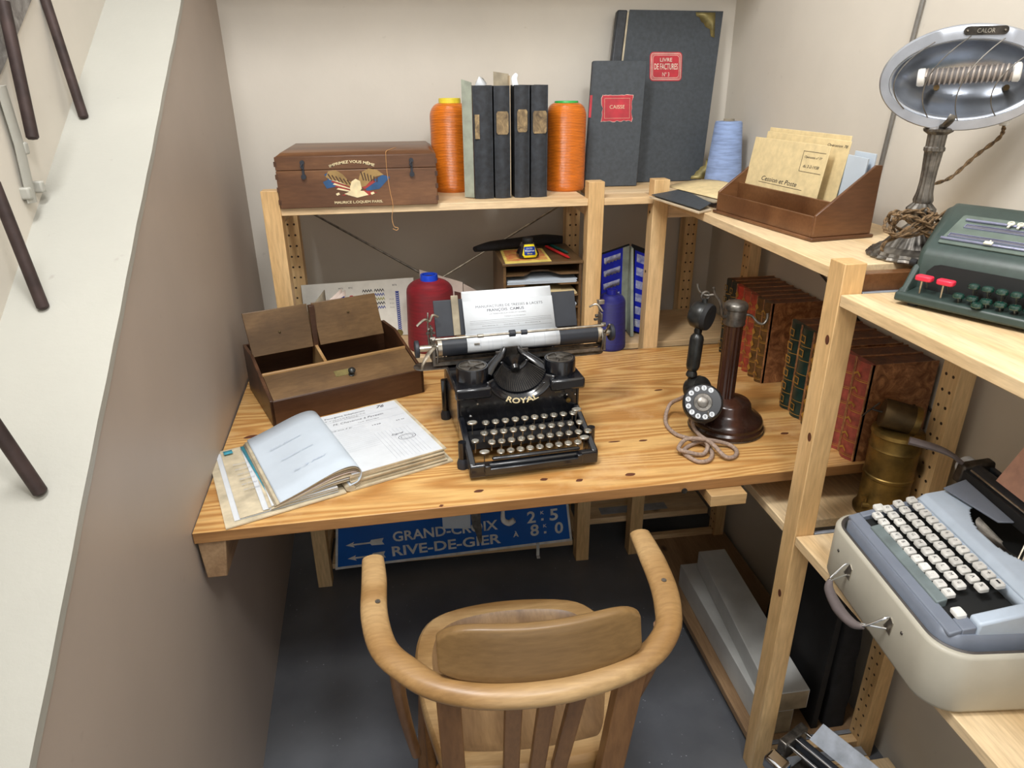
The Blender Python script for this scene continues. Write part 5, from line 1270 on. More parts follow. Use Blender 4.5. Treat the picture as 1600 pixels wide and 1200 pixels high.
for i in range(len(path)-1):
    a_, b_, c_, d_ = path[max(i-1, 0)], path[i], path[i+1], path[min(i+2, len(path)-1)]
    for j in range(14):
        q = j/14; fine.append(.5*(2*b_+(c_-a_)*q+(2*a_-5*b_+4*c_-d_)*q*q+(3*b_-a_-3*c_+d_)*q**3))
for ph in (0, PI):
    pts_ = []
    for i, p in enumerate(fine):
        tt = (fine[min(i+1, len(fine)-1)]-fine[max(i-1, 0)]).normalized(); s_ = tt.cross(Vector((.1, .2, 1))).normalized(); n_ = s_.cross(tt)
        pts_.append(p+(s_*math.cos(ph+i*.55)+n_*math.sin(ph+i*.55))*.0017)
    cb.tube(pts_, .0019, 6)
obj('braided_cord', cb, 'cord', t)
# ------------------------------------------------------------------ green calculating / braille machine
GA = math.atan2(-.891, .454)
t = thing('keyboard_machine', 'dark green metal keyboard machine with two red keys and round green keys', 'machine', (.768, .975, 1.1685), GA)
W_, Dp = .252, .194
mb = MB()
mb.hexa([(-.004, 0, .004), (W_, 0, .004), (W_, .06, .004), (.0, .06, .004), (-.004, .002, .018), (W_, .002, .018), (W_, .06, .026), (.0, .06, .026)])
obj('key_tray', mb, 'greencase', t, bevel=.004, seg=3)
prof = [(.036, .004), (.036, .020), (.040, .074), (.052, .088), (.158, .136), (.178, .140), (Dp, .126), (Dp, .034), (.10, .034), (.10, .004)]
mb = MB(); n = len(prof)
lefts = [0.0, .001, .001, .001, -.014, -.022, -.022, -.006, 0, 0]
mb.add([(lefts[i], v, w_) for i, (v, w_) in enumerate(prof)]+[(W_, v, w_) for v, w_ in prof], [tuple(range(n-1, -1, -1)), tuple(range(n, 2*n))]+[(i, (i+1) % n, n+(i+1) % n, n+i) for i in range(n)])
obj('housing', mb, 'greencase', t, bevel=.009, seg=4)
for u in (-.004, W_-.014):
    mb = MB(); mb.hexa([(u, .004, .016), (u+.016, .004, .016), (u+.016, .040, .02), (u, .040, .02), (u+.002, .016, .026), (u+.014, .016, .026), (u+.014, .042, .060), (u+.002, .042, .060)]); obj('cheek', mb, 'greencase', t, bevel=.004, seg=3)
obj('key_opening', MB().prism([(.022, .020), (W_-.02, .020), (W_-.02, .058), (W_-.03, .064), (.040, .064), (.031, .061), (.022, .050)], .0004, .0024, T=frame((0, .0352, 0), (1, 0, 0), (.0, .075, 1))), 'darkwell', t)
F = frame((-.012, .054, .0893), (1, 0, 0), (0, .106, .048))
obj('top_panel', MB().prism(rrect(.030, W_-.006, .006, .088, .004), .0006, .0022, T=F), 'greenpanel', t)
for (a, b_, c, d) in ((.040, .185, .070, .074), (.030, .180, .014, .018)):
    obj('scale_bar', MB().box(a, b_ if c > .05 else b_, c, d, .003, .006, T=F), 'silverscale', t, bevel=.0005)
for (a, b_, c, d) in ((.046, .150, .052, .062), (.036, .145, .024, .033), (.162, .235, .052, .062)):
    fr = MB()
    for q in ((a, b_, c, c+.001), (a, b_, d-.001, d), (a, a+.001, c, d), (b_-.001, b_, c, d)): fr.box(*q, .0022, .0042, T=F)
    w_ = obj('scale_window', fr, 'silverscale', t); obj('window_slot', MB().box(a+.001, b_-.001, c+.001, d-.001, .0021, .0026, T=F), 'ink', w_)
def marker(u, v, nm='margin_stop'):
    mb = MB(); mb.lathe([(.0045, .006), (.0052, .0075), (.0045, .009), (.0025, .009), (.0025, .0075)], F @ Vector((u, v, 0)), F.to_3x3() @ Vector((0, 0, 1)), 20); mb.box(u-.0015, u+.0015, v-.011, v-.003, .0062, .008, T=F); obj(nm, mb, 'ivory', t)
marker(.104, .073); marker(.117, .073)
mb = MB(); mb.box(.093, .105, .012, .019, .006, .009, T=F); mb.box(.098, .100, .018, .024, .006, .008, T=F); obj('margin_stop', mb, 'ivory', t, bevel=.001)
for u in (.032, .064):
    mb = MB(); mb.prism(rrect(u-.0125, u+.0125, .004, .020, .005), .041, .0495); k_ = obj('red_key', mb, 'redkey', t, bevel=.0025, seg=3)
    mb = MB(); mb.tube([(u-.002, .010, .041), (u-.003, .012, .020)], .0014, 6); mb.tube([(u+.005, .010, .041), (u-.001, .030, .026)], .0012, 6); obj('key_stem', mb, 'nickel', k_)
def gk(u, v, w_):
    k_ = obj('round_key', MB().lathe([(.0065, -.004), (.0082, -.003), (.0086, 0), (.0070, .003), (.003, .0042), (1e-6, .0044)], (u, v, w_), n=24), 'greenkey', t)
    mb = MB(); mb.tube([(u, v, w_-.004), (u+.001, v+.006, w_-.018)], .0014, 6); mb.tube([(u+.005, v, w_-.003), (u+.001, v+.012, w_-.012)], .0010, 6); obj('key_stem', mb, 'nickel', k_)
for k in range(7): gk(.100+.0190*k, .020, .046)
for k in range(8): gk(.086+.0190*k, .011, .030)
for k in (1, 5): gk(.097+.0190*k, .004, .0235)
for u in (.02, W_-.02):
    for v in (.02, .085): obj('rubber_foot', MB().cyl((u, v, -.002), (u, v, .006), .008, n=16), 'rubber', t)
mb = MB(); mb.cyl((-.016, .060, .055), (-.004, .060, .055), .006, n=16); obj('side_knob', mb, 'blackmatte', t, bevel=.001)

# ------------------------------------------------------------------ carrying case + grey typewriter
CA = math.atan2(-.994, -.11)
CO = (.712, .958, .6755)
t = thing('carrying_case', 'putty grey rounded typewriter case with a handle, on the near shelf', 'case', CO, CA)
CW, CD, CH = .345, .330, .108
mb = MB()
outer = rrect(0, CW, 0, CD, .048, 10)
def shell(levels):
    vs = []; n = len(outer)
    for (ins, z) in levels:
        vs += [(min(max(x, ins), CW-ins) if 0 else (x-CW/2)*(1-2*ins/CW)+CW/2, (y-CD/2)*(1-2*ins/CD)+CD/2, z) for x, y in outer]
    fs = [(j*n+k, j*n+(k+1) % n, (j+1)*n+(k+1) % n, (j+1)*n+k) for j in range(len(levels)-1) for k in range(n)]
    fs += [tuple(range(n-1, -1, -1)), tuple((len(levels)-1)*n+k for k in range(n))]
    return vs, fs
mb.add(*shell([(.012, .0), (.004, .004), (0, .012), (0, .102), (.002, .106), (.006, .108), (.010, .106), (.010, .012)])); obj('case_bottom', mb, 'casegrey', t, ang=50)
mb = MB(); n = len(outer)
lv = [(.0065, .1082), (.0085, .1100), (.0110, .1082)]
vs, fs = shell(lv); mb.add(vs, fs[:-2]); obj('rubber_gasket', mb, 'casedark', t, ang=60)
# handle with wire loops on the front face
for u in (.098, .225):
    pl_ = MB(); pl_.prism([(u-.008, .050), (u+.010, .046), (u+.012, .070), (u+.004, .076)], 0, .0015, T=frame((0, 0, 0), (1, 0, 0), (0, 0, 1))); lp = obj('handle_bracket', pl_, 'nickel', t)
    mb = MB(); s = 1 if u < .15 else -1
    mb.tube([(u+.002, -.002, .074), (u+.002, -.010, .072), (u+s*.006, -.030, .052), (u+s*.012, -.034, .050), (u+s*.004, -.012, .050), (u+.002, -.002, .052)], .0017, 8, smooth=4); obj('wire_loop', mb, 'chrome', lp)
mb = MB(); mb.tube([(.106, -.032, .048), (.122, -.040, .040), (.162, -.043, .036), (.200, -.040, .040), (.217, -.032, .048)], .008, 14, smooth=6, rr=[(.004, .004), (.008, .007), (.0095, .008), (.008, .007), (.004, .004)]); obj('handle', mb, 'handle', t)
for u in (.060, .258): obj('rivet', MB().lathe([(.0028, 0), (.002, .0015), (1e-6, .002)], (u, 0, .072), (0, -1, 0), 12), 'darksteel', t)

TG = (CO[0], CO[1], CO[2]+.012)
t = thing('typewriter', 'grey and pale blue portable typewriter with white keys, seated in its case', 'typewriter', TG, CA)
# local w below is measured from the case floor; rim at ~.096
z0 = -.012
def w(z): return z+z0
x0, x1 = .024, .322
mb = MB()
lv = [(.0, .012), (.0, .098), (.0, .112), (.006, .120)]
out2 = rrect(x0, x1, .016, .312, .026, 8); cx, cy = (x0+x1)/2, .164
def shell2(out, levels):
    vs = []; n = len(out)
    for ins, z in levels: vs += [((x-cx)*(1-2*ins/(x1-x0))+cx, (y-cy)*(1-2*ins/.296)+cy, w(z)) for x, y in out]
    return vs, [(j*n+k, j*n+(k+1) % n, (j+1)*n+(k+1) % n, (j+1)*n+k) for j in range(len(levels)-1) for k in range(n)]+[tuple(range(n-1, -1, -1)), tuple((len(levels)-1)*n+k for k in range(n))]
mb.add(*shell2(out2, [(0, .012), (0, .116), (.004, .122)])); obj('base_shell', mb, 'twdark', t, ang=50)
# sloping frame around the keys
def ramp_box(u0, u1, v0, v1, w0, w1, mat, name, bev=.002, base=.118):
    return obj(name, MB().hexa([(u0, v0, w(base)), (u1, v0, w(base)), (u1, v1, w(base)), (u0, v1, w(base)), (u0, v0, w(w0)), (u1, v0, w(w0)), (u1, v1, w(w1)), (u0, v1, w(w1))]), mat, t, bevel=bev, seg=3)
ramp_box(x0+.006, x1-.006, .022, .040, .124, .130, 'twdark', 'front_bezel')
ramp_box(x0+.006, x0+.020, .040, .150, .130, .158, 'twdark', 'side_bezel')
ramp_box(x1-.026, x1-.004, .060, .140, .140, .160, 'twlight', 'side_bezel', .004)
ramp_box(x1-.030, x1-.006, .040, .060, .130, .134, 'twdark', 'side_bezel')
ramp_box(x0+.018, x1-.028, .040, .150, .122, .142, 'darkwell', 'key_well', 0)
ramp_box(.075, .262, .036, .052, .132, .137, 'twbar', 'space_bar', .002)
# cover shell with basket opening
def topz(v):
    pts = [(.132, .160), (.142, .170), (.165, .174), (.200, .180), (.235, .184), (.300, .180)]
    for (a, za), (b_, zb) in zip(pts, pts[1:]):
        if v <= b_: return za+(zb-za)*(v-a)/(b_-a)
    return pts[-1][1]
def cov(u, v):
    vv = .132+.168*v; uu = x0+.001+(x1-x0-.002)*u
    e = min(u, 1-u)*(x1-x0); dz = max(0, (.016-e))*1.2
    return (uu, vv, w(topz(vv)-dz))
def hole(u, v):
    uu = x0+(x1-x0)*u; vv = .132+.168*v
    return ((uu-.172)/.085)**2+((vv-.205)/.046)**2 < 1 and vv < .205 or (abs(uu-.172) < .150 and vv > .205)
mb = MB(); mb.grid(cov, 110, 72, skip=hole)
for uu in (0, 1):
    mb.grid(lambda a, b_: (cov(uu, b_)[0], cov(uu, b_)[1], cov(uu, b_)[2]*(a)+w(.118)*(1-a)), 1, 28)
mb.grid(lambda a, b_: (cov(a, 0)[0], .132, cov(a, 0)[2]*b_+w(.140)*(1-b_)), 44, 1)
mb.grid(lambda a, b_: (cov(a, 1)[0], .300, cov(a, 1)[2]*b_+w(.118)*(1-b_)), 44, 1)
obj('top_cover', mb, 'twlight', t, ang=45, solid=.0018)
obj('badge_strip', MB().box(.262, .300, .170, .1765, w(.1768), w(.1778)), 'sp_red', t)
mb = MB(); mb.box(x0+.012, x1-.012, .145, .294, w(.120), w(.142)); obj('inner_chassis', mb, 'darkwell', t)
mb = MB()
for k in range(42):
    a = PI*(1.08+.84*k/41); mb.tube([(.172+.070*math.cos(a), .205+.038*math.sin(a), w(.164)), (.172+.020*math.cos(a), .208+.010*math.sin(a), w(.150))], .0009, 5)
obj('type_bars', mb, 'steel', t)['kind'] = 'stuff'
mb = MB(); r_ = random.Random(2)
for k in range(7): mb.tube([(.215+.006*k, .180+.003*k, w(.160)), (.200+.004*k, .200, w(.188+.006*r_.random()))], .0016, 6)
obj('raised_type_bars', mb, 'nickel', t)['kind'] = 'stuff'
obj('ribbon_shield', MB().hexa([(.045, .168, w(.182)), (.150, .190, w(.184)), (.160, .207, w(.190)), (.040, .207, w(.194)), (.045, .168, w(.185)), (.150, .190, w(.187)), (.160, .207, w(.193)), (.040, .207, w(.197))]), 'twdark', t, bevel=.001)
# carriage, close behind the type basket
mb = MB(); mb.cyl((.020, .232, w(.200)), (.335, .232, w(.200)), .016, n=32); obj('platen', mb, 'rubber', t)
obj('platen_knob', MB().lathe([(.015, 0), (.0175, .002), (.0175, .012), (.015, .014)], (-.004, .232, w(.200)), (1, 0, 0), 28), 'clear', t)
obj('carriage_frame', MB().box(.014, .340, .208, .214, w(.184), w(.208)), 'blackmatte', t, bevel=.002)
obj('carriage_frame', MB().box(.014, .340, .252, .262, w(.182), w(.212)), 'rubber', t, bevel=.002)
mb = MB(); mb.hexa([(.010, .204, w(.180)), (.030, .204, w(.180)), (.030, .268, w(.180)), (.010, .268, w(.180)), (.010, .208, w(.214)), (.030, .208, w(.214)), (.030, .262, w(.222)), (.010, .262, w(.222))]); obj('carriage_end', mb, 'darksteel', t, bevel=.004)
mb = MB(); mb.tube([(.016, .212, w(.214)), (.008, .196, w(.226)), (-.008, .176, w(.232)), (-.030, .140, w(.236))], .006, 12, smooth=5, rr=[(.004, .004), (.008, .004), (.010, .006), (.010, .007)]); obj('return_lever', mb, 'handle', t)
obj('paper_support', MB().hexa([(.110, .242, w(.206)), (.335, .242, w(.206)), (.335, .245, w(.206)), (.110, .245, w(.206)), (.118, .262, w(.228)), (.335, .262, w(.228)), (.335, .265, w(.228)), (.118, .265, w(.228))]), 'aluminium', t, bevel=.0005)
obj('paper_bail', MB().tube([(.04, .212, w(.214)), (.325, .212, w(.214))], .0016, 8), 'nickel', t)
# keys
rows = [(.118, .164, .049, ['1', '2', '3', '4', '5', '6', '7', '8', '9', '!', '+', '-']), (.098, .156, .043, list('AZERTYUIOP')+['^', '%']), (.078, .148, .046, list('QSDFGHJKLM')+['ù']), (.058, .141, .055, list('WXCVBN?;:/')+['='])]
rows[0] = (.118, .164, .046, rows[0][3])
def key(u, v, w_, ch, wd=.0158, dp=.0146):
    mb = MB(); a = rrect(-wd/2, wd/2, -dp/2, dp/2, .003, 4); b_ = rrect(-wd/2+.0015, wd/2-.0015, -dp/2+.0012, dp/2-.0012, .0025, 4); n = len(a)
    T = Matrix.Translation((u, v, w(w_))) @ Matrix.Rotation(math.radians(8), 4, 'X')
    mb.add([(x, y, -.006) for x, y in a]+[(x, y, -.001) for x, y in a]+[(x, y, .0008) for x, y in b_], [(j*n+k, j*n+(k+1) % n, (j+1)*n+(k+1) % n, (j+1)*n+k) for j in range(2) for k in range(n)]+[tuple(range(n-1, -1, -1)), tuple(2*n+k for k in range(n))], 0, T)
    if ch: mb.text(ch, T @ Matrix.Translation((0, 0, .0009)), h=.0052 if ch not in '-;:=' else .003, m=1, lift=.0002)
    obj('key', mb, ['keywhite', 'inkdark'], t)
for v, w_, u0, ls in rows:
    for k, ch in enumerate(ls): key(u0+.0196*k, v, w_, ch)
key(.036, .070, .144, '', .017, .016); key(.288, .050, .138, '', .018, .015)
# card in the roller
t2 = thing('printed_card', 'salmon pink card lettered LA NO standing in the grey typewriter', 'card', TG, CA)
PK = [(.080, .226, w(.218)), (.300, .226, w(.218)), (.300, .250, w(.306)), (.098, .250, w(.312))]
obj('card', plate(PK, .0008), 'pinkcard', t2)
T = pframe(PK); mb = MB(); mb.text('LA NOUVELLE', T @ Matrix.Translation((-.028, .026, 0)), h=.0095, w=.130, bold=.03, shear=.2); mb.text('NORMALE', T @ Matrix.Translation((-.026, .002, 0)), h=.0095, w=.105, bold=.03, shear=.2)
mb.v = mb.v
obj('lettering', mb, 'inkdark', t2)

# ------------------------------------------------------------------ brass lamp
BP = (.945, 1.112-.0, .6755)
t = thing('brass_lamp', 'tall tarnished brass cylinder lamp with a barrel top behind the pine post', 'lamp', (.934, 1.096, .6755))
R_ = .046
obj('body', MB().lathe([(R_+.006, 0), (R_+.007, .006), (R_+.001, .014), (R_, .03), (R_, .085), (R_+.0018, .087), (R_+.0018, .092), (R_, .094), (R_, .150), (R_+.002, .152), (R_, .156), (R_, .178), (R_+.003, .181), (R_+.001, .188), (R_-.006, .192), (1e-6, .193)], n=48), 'brass', t)
c = Vector((-.010, -.006, .220)); ax = Vector((-.62, .35, .12)).normalized()
obj('barrel_top', MB().lathe([(1e-6, -.032), (.027, -.032), (.0285, -.030), (.0285, .030), (.026, .032), (1e-6, .0325)], c, -ax, 36), 'brassd', t)
obj('barrel_cap', MB().lathe([(.0290, -.033), (.0294, -.024), (.0290, -.022)], c, ax, 36), 'brass', t)
obj('neck', MB().cyl((0, 0, .188), (-.002, -.002, .200), .016, n=20), 'brassd', t)
mb = MB(); p = c+ax*.030; mb.tube([p, p+ax*.022], .0022, 8); q = p+ax*.022; e = Vector((.45, -.3, .7)).normalized(); mb.tube([q-e*.022, q+e*.020], .0022, 8, rr=[(.0035, .0015), (.0035, .0015)])
obj('wing_key', mb, 'darksteel', t)
mb = MB(); mb.tube([(-.030, -.020, .026), (-.052, -.010, .026)], .006, 12); mb.tube([(-.047, -.012, .026), (-.047, -.012, .044)], .003, 8); mb.box(-.060, -.038, -.014, -.010, .042, .050); obj('drain_tap', mb, 'brass', t)
mb = MB(); mb.tube([(.02, .0, .24), (.026, -.002, .225), (.024, -.004, .205)], .003, 8, smooth=3); obj('catch', mb, 'brassd', t)

# ------------------------------------------------------------------ under the desk
# blue enamel road sign
PS_ = [(-.300, 1.862, .086), (.478, 1.862, .108), (.470, 1.935, .300), (-.292, 1.935, .278)]
t = thing('road_sign', 'blue enamel road sign reading GRAND-CROIX and RIVE-DE-GIER under the desk', 'sign', (.09, 1.862, .05))
P0 = [(-.297, 1.858, .080), (.474, 1.858, .102), (.452, 1.868, .300), (-.275, 1.868, .278)]
obj('panel', plate(inset(P0, 0, 1, 0, 1, 0), .006), 'signwhite', t, local=False, bevel=.001)
obj('border', plate(inset(P0, .010, .99, .05, .97, .0006), .0008), 'signblue', t, local=False)
T = pframe(P0)
def st(s, x, y, h, w_, mb): mb.text(s, T @ Matrix.Translation((x, y, .0012)), h=h, w=w_, bold=.022)
for args in (('GRAND-CROIX', -.030, -.002, .037, .335), ('RIVE-DE-GIER', -.030, -.055, .037, .350), ('À', .195, -.046, .022, .018), ('2', .248, .010, .044, .028), ('K', .284, .022, .012, .012), ('5', .322, .010, .044, .028), ('8', .257, -.040, .044, .028), ('K', .292, -.028, .012, .012), ('0', .338, -.042, .044, .028)):
    mb = MB(); st(*args, mb); obj('lettering', mb, 'signwhite', t, local=False)
for y in (-.013, -.062):
    mb = MB(); mb.add([(x, y+q, .0015) for x, q in ((-.345, 0), (-.318, .010), (-.322, .003), (-.270, .003), (-.265, .010), (-.226, .012), (-.232, 0), (-.226, -.012), (-.265, -.010), (-.270, -.003), (-.322, -.003), (-.318, -.010))], [tuple(range(12))], 0, T)
    obj('arrow', mb, 'signwhite', t, local=False)
for x, y in ((.284, -.002), (.292, -.052)): mb = MB(); mb.box(x-.004, x+.004, y-.005, y+.003, .0012, .0018, T=T); obj('dot', mb, 'signwhite', t, local=False)
mb = MB(); mb.box(.352, .362, 1.852, 1.857, .060, .110); mb.box(.352, .362, 1.840, 1.857, .058, .062); obj('hanging_bracket', mb, 'signwhite', t, local=False)
# paper and strip hanging in front of the sign
t = thing('paper_folder', 'pale folded paper hanging under the desk before the blue sign', 'paper', (.09, 1.70, .30))
obj('sheet', plate([(.046, 1.70, .309), (.127, 1.70, .301), (.130, 1.72, .7365), (.042, 1.72, .7365)], .0015), 'paper_b', t, local=False)
mb = MB(); mb.tube([(.142, 1.695, .736), (.142, 1.695, .36), (.148, 1.695, .30), (.154, 1.695, .250)], .01, 8, smooth=4, rr=[(.014, .002), (.014, .002), (.011, .002), (.003, .002)], up=(0, 1, 0)); o = obj('hanging_strip', mb, 'steel', t, local=False)
mb = MB(); mb.tube([(.228, 1.70, .7365), (.226, 1.70, .40), (.222, 1.70, .345), (.224, 1.70, .318), (.240, 1.70, .307), (.256, 1.70, .316)], .012, 12, smooth=4, rr=[(.004, .004), (.004, .004), (.007, .006), (.009, .008), (.010, .009), (.009, .008)])
o = obj('ceramic_hook', mb, 'ceramic', None, at=(.235, 1.70, .305), local=False); tag(o, 'white C-shaped hook in front of the blue sign', 'hook')

# white boards on the bottom shelf
def beam(P, label):
    b_ = thing('white_board', label, 'board', P[0], 0, 'white painted boards on the bottom shelf')
    obj('board', MB().hexa(P), 'beamwhite', b_, local=False, bevel=.002)
    a = [Vector(P[i]) for i in (0, 1, 5, 4)]; obj('raw_end', plate(inset([tuple(x) for x in a], .03, .97, .03, .97, .0003), .0006), 'beamend', b_, local=False)
z = .0455
def bh(xa, xb, ya, xc, xd, yc, z0_, z1_, z0b=None, z1b=None):
    z0b = z0_ if z0b is None else z0b; z1b = z1_ if z1b is None else z1b
    return [(xa, ya, z0_), (xb, ya, z0_), (xd, yc, z0b), (xc, yc, z0b), (xa, ya, z1_), (xb, ya, z1_), (xd, yc, z1b), (xc, yc, z1b)]
beam(bh(.768, .868, 1.098, .815, .900, 1.64, .122, .180), 'upper white painted board, its raw square end beside the pine post')
beam(bh(.762, .838, 1.10, .770, .830, 1.66, z, .121), 'lower white painted board under the wider one on the bottom shelf')
# black panel and bag
t = obj('black_panel', MB().hexa([(.893, 1.10, .0455), (.908, 1.10, .0455), (.922, 1.40, .0455), (.907, 1.40, .0455), (.898, 1.10, .50), (.913, 1.10, .50), (.926, 1.34, .50), (.911, 1.34, .50)]), 'blackmatte', None, at=(.91, 1.1, .0455), local=False, bevel=.001)
tag(t, 'black flat panel standing between the white boards and the bag', 'panel')
mb = MB(); 
def bagf(u, v):
    wdt = .058*(1-.22*v); xx = .984-wdt+2*wdt*u*.62; yy = 1.094+.010*math.sin(u*7+v*3)*.5+.030*v
    return (xx, yy, .0455+.40*v)
front = [(.930, 1.096), (.981, 1.096), (.981, 1.20), (.930, 1.20)]
mb = MB(); m_ = 14; ring_ = rrect(.926, .983, 1.096, 1.30, .012, 3); n = len(ring_); lv = 8; vs = []
for j in range(lv+1):
    s = 1-.05*j/lv; q = .0025*math.sin(j*2.1)
    vs += [((x-.956)*(1-.02*j/lv)+.956+.0015*math.sin(k*1.7+j), (y-1.2)*(s-.10*j/lv)+1.2+q, .0455+.38*j/lv) for k, (x, y) in enumerate(ring_)]
mb.add(vs, [(j*n+k, j*n+(k+1) % n, (j+1)*n+(k+1) % n, (j+1)*n+k) for j in range(lv) for k in range(n)]+[tuple(range(n-1, -1, -1)), tuple(lv*n+k for k in range(n))])
o = obj('cloth_bag', mb, 'blackcloth', None, at=(.95, 1.1, .0455), local=False); tag(o, 'black cloth bag standing against the back pine post', 'bag')
# chromed typewriter on the lowest shelf
BT = math.atan2(-.91, .42)
t = thing('typewriter', 'small chromed typewriter carriage and clear sheet at the bottom right corner', 'typewriter', (.728, .965, .0455), BT)
obj('body', MB().box(.02, .30, -.10, .09, .002, .090), 'darksteel', t, bevel=.006)
mb = MB(); mb.cyl((.0, .05, .118), (.30, .05, .118), .014, n=24); obj('platen', mb, 'rubber', t)
for v, w_, r_ in ((.018, .128, .0040), (.034, .140, .0030), (.072, .132, .0035)): obj('chrome_rail', MB().tube([(-.004, v, w_), (.30, v, w_)], r_, 10), 'chrome', t)
obj('chrome_cover', MB().hexa([(-.012, -.052, .10), (.035, -.052, .10), (.035, -.012, .10), (-.012, -.012, .10), (-.012, -.050, .130), (.035, -.050, .130), (.035, -.016, .136), (-.012, -.016, .136)]), 'chrome', t, bevel=.007, seg=4)
obj('blue_window', MB().hexa([(.045, -.040, .105), (.29, -.040, .105), (.29, -.002, .105), (.045, -.002, .105), (.045, -.040, .109), (.29, -.040, .109), (.29, -.002, .113), (.045, -.002, .113)]), 'blued', t, bevel=.001)
mb = MB(); mb.box(-.014, .006, .0, .078, .095, .145); mb.cyl((-.020, .05, .118), (.0, .05, .118), .010); mb.box(-.018, -.004, .062, .086, .118, .138); obj('carriage_end', mb, 'steel', t, bevel=.003)
obj('clear_paper_guide', MB().hexa([(.020, .062, .135), (.30, .062, .135), (.30, .064, .135), (.020, .064, .135), (.028, .088, .172), (.30, .088, .172), (.30, .090, .172), (.028, .090, .172)]), 'clear', t)

# ------------------------------------------------------------------ chair
t = thing('armchair', 'worn oak bow-back office chair with vertical slats, pushed up to the desk', 'chair', (.16, .95, 0))
rail = [(-.103, 1.083), (-.099, 1.02), (-.096, .93), (-.078, .853), (-.040, .806), (-.003, .776), (.055, .752), (.106, .743), (.155, .741), (.205, .745), (.280, .762), (.335, .788), (.374, .828), (.391, .872), (.402, .925), (.408, 1.00), (.410, 1.080)]
RR_ = [(.020, .011)]+[(.0225, .013)]*3+[(.023, .015)]+[(.021, .017)]*8+[(.023, .015)]+[(.024, .013)]*2+[(.020, .011)]
zc = [.690]*17
zc = [.688, .688, .688, .686, .682, .678, .677, .677, .677, .677, .678, .680, .684, .687, .688, .688, .688]
mb = MB(); mb.tube([(x, y, z_) for (x, y), z_ in zip(rail, zc)], .02, 18, smooth=5, up=(0, 0, 1), rr=RR_)
obj('bow_rail', mb, 'oak', t, local=False, bevel=0, ang=70)
# crest board rising from the back of the rail
def crest(u, v, off):
    x = .002+.312*u; q = (u-.5)*2
    y = .748+.028*q*q+off; 
    e = abs(q)**7
    zt = .778-.030*e*.9; zb = .690+.030*e*.5
    return (x, y+.016*v, zb+(zt-zb)*v)
nu, nv = 30, 6; mb = MB()
g1 = [crest(i/nu, j/nv, 0) for j in range(nv+1) for i in range(nu+1)]; g2 = [crest(i/nu, j/nv, .017) for j in range(nv+1) for i in range(nu+1)]
mb.grid(lambda u, v: crest(u, v, 0), nu, nv); mb.grid(lambda u, v: crest(u, v, .017), nu, nv)
mb.grid(lambda u, v: crest(u, 1, .017*v), nu, 1); mb.grid(lambda u, v: crest(u, 0, .017*v), nu, 1); mb.grid(lambda u, v: crest(0, u, .017*v), nv, 1); mb.grid(lambda u, v: crest(1, u, .017*v), nv, 1)
o = obj('crest_board', mb, 'oak_crest', t, local=False, ang=50)
bm = bmesh.new(); bm.from_mesh(o.data); bmesh.ops.remove_doubles(bm, verts=bm.verts, dist=.0003); bmesh.ops.recalc_face_normals(bm, faces=bm.faces); bm.to_mesh(o.data); bm.free()
md = o.modifiers.new('b', 'BEVEL'); md.width = .004; md.segments = 2; md.limit_method = 'ANGLE'; md.angle_limit = math.radians(45)
# seat: rim + dished centre
SZ = .445
so = [(.000, .830), (.030, .812), (.150, .800), (.270, .806), (.305, .822), (.335, .90), (.362, 1.00), (.372, 1.08), (.350, 1.15), (.300, 1.195), (.170, 1.215), (.050, 1.205), (-.015, 1.170), (-.042, 1.09), (-.035, .98), (-.015, .88)]
def smoothpoly(P, k=4, cx=None, s=1):
    out = []; n = len(P)
    for i in range(n):
        a, b_, c_, d_ = [Vector((*P[(i+q) % n], 0)) for q in (-1, 0, 1, 2)]
        for j in range(k):
            w_ = j/k; v = .5*((2*b_)+(c_-a)*w_+(2*a-5*b_+4*c_-d_)*w_*w_+(3*b_-a-3*c_+d_)*w_**3); out.append(v)
    c0_ = Vector((.163, 1.005, 0)); return [c0_+(v-c0_)*s for v in out]
mb = MB(); o1_ = smoothpoly(so); n = len(o1_); vs = []
lv = [(.94, -.040), (.99, -.034), (1.0, -.016), (.99, -.002), (.965, .003), (.83, .001)]
for s, dz in lv: vs += [Vector((p.x, p.y, SZ+dz)) for p in smoothpoly(so, s=s)]
mb.add(vs, [(j*n+k, j*n+(k+1) % n, (j+1)*n+(k+1) % n, (j+1)*n+k) for j in range(len(lv)-1) for k in range(n)]+[tuple(range(n-1, -1, -1))]); obj('seat_rim', mb, 'oak', t, local=False)
mb = MB(); vs = []; lv = [(.83, .001), (.80, -.003), (.70, -.010), (.45, -.016), (.15, -.018)]
for s, dz in lv: vs += [Vector((p.x, p.y, SZ+dz)) for p in smoothpoly(so, s=s)]
mb.add(vs, [(j*n+k, j*n+(k+1) % n, (j+1)*n+(k+1) % n, (j+1)*n+k) for j in range(len(lv)-1) for k in range(n)]+[tuple((len(lv)-1)*n+k for k in range(n))]); obj('seat_panel', mb, 'oak_seat', t, local=False)
def slat(name, p0, p1, wx, wy, mat='oak_z'):
    p0, p1 = Vector(p0), Vector(p1); F_ = [(-wx, -wy), (wx, -wy), (wx, wy), (-wx, wy)]
    return obj(name, MB().hexa([tuple(p0+Vector((a, b_, 0))) for a, b_ in F_]+[tuple(p1+Vector((a, b_, 0))) for a, b_ in F_]), mat, t, local=False, bevel=.002)
slat('back_slat', (.112, .806, .43), (.109, .745, .668), .0135, .006)
slat('back_slat', (.155, .803, .43), (.160, .743, .668), .0135, .006)
slat('back_slat', (.193, .804, .43), (.208, .746, .668), .0135, .006)
slat('back_post', (.020, .800, .34), (.014, .772, .672), .018, .012)
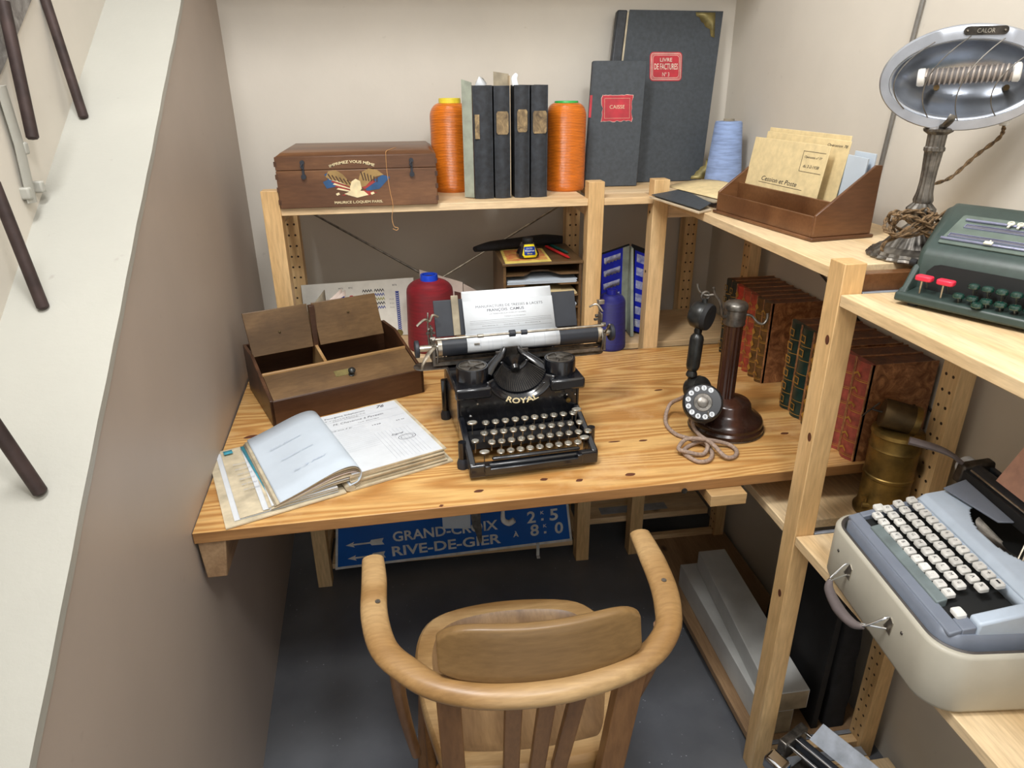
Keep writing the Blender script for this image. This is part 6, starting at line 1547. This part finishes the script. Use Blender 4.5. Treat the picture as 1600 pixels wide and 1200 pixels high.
slat('back_post', (.268, .790, .34), (.297, .772, .672), .021, .012)
obj('bolt', MB().lathe([(.007, 0), (.006, .004), (1e-6, .006)], (.274, .779, .425), (0, -1, 0), 6), 'darksteel', t, local=False)
for sx_, sy_ in ((-.090, .950), (.402, .925)):
    obj('screw', MB().lathe([(.0045, 0), (.0045, .0012), (1e-6, .0012)], (sx_, sy_, .701 if sx_ < 0 else .7012), (0, 0, 1), 14), 'steel', t, local=False)
for pts_, in (([(-.060, .830, .675), (-.062, .85, .60), (-.055, .868, .50), (-.045, .885, .41)],), ([(.372, .850, .675), (.378, .87, .60), (.372, .90, .50), (.358, .925, .41)],)):
    obj('arm_support', MB().tube(pts_, .01, 12, smooth=5, up=(0, 1, 0), rr=[(.013, .011), (.011, .010), (.010, .010), (.009, .009)]), 'oak_z', t, local=False)
for (a, b_, c_, d_) in ((.010, .84, -.035, .80), (.29, .835, .345, .79), (-.01, 1.15, -.045, 1.17), (.335, 1.15, .365, 1.17)):
    obj('leg', MB().tube([(a, b_, .42), ((a+c_)/2, (b_+d_)/2, .22), (c_, d_, .0)], .018, 14, smooth=4, rr=[(.022, .022), (.019, .019), (.015, .015)]), 'oak_z', t, local=False)
for a, b_ in (((-.012, .825, .2), (.318, .815, .2)), ((-.012, .83, .17), (-.028, 1.155, .17)), ((.318, .82, .17), (.352, 1.155, .17))):
    obj('stretcher', MB().tube([a, b_], .010, 12), 'oak_z', t, local=False)

# ------------------------------------------------------------------ wall details
def SW(y, z, off=0):   # point on the stairwell wall
    return Vector((lwx(y)-W_S-(0)+off, y, z))
W_S = .15
mb = MB(); mb.tube([(1.043, 1.423, 1.70), (1.043, 1.445, 1.50), (1.043, 1.470, 1.205)], .0045, 8); o = obj('wall_conduit', mb, 'rodgrey', None, at=(1.043, 1.47, 1.205), local=False); tag(o, 'thin grey metal rod running down the right wall behind the heater', 'rod')
for _o in list(bpy.data.objects):
    if _o.name.startswith('t.') or _o.name == 't': bpy.data.objects.remove(_o)
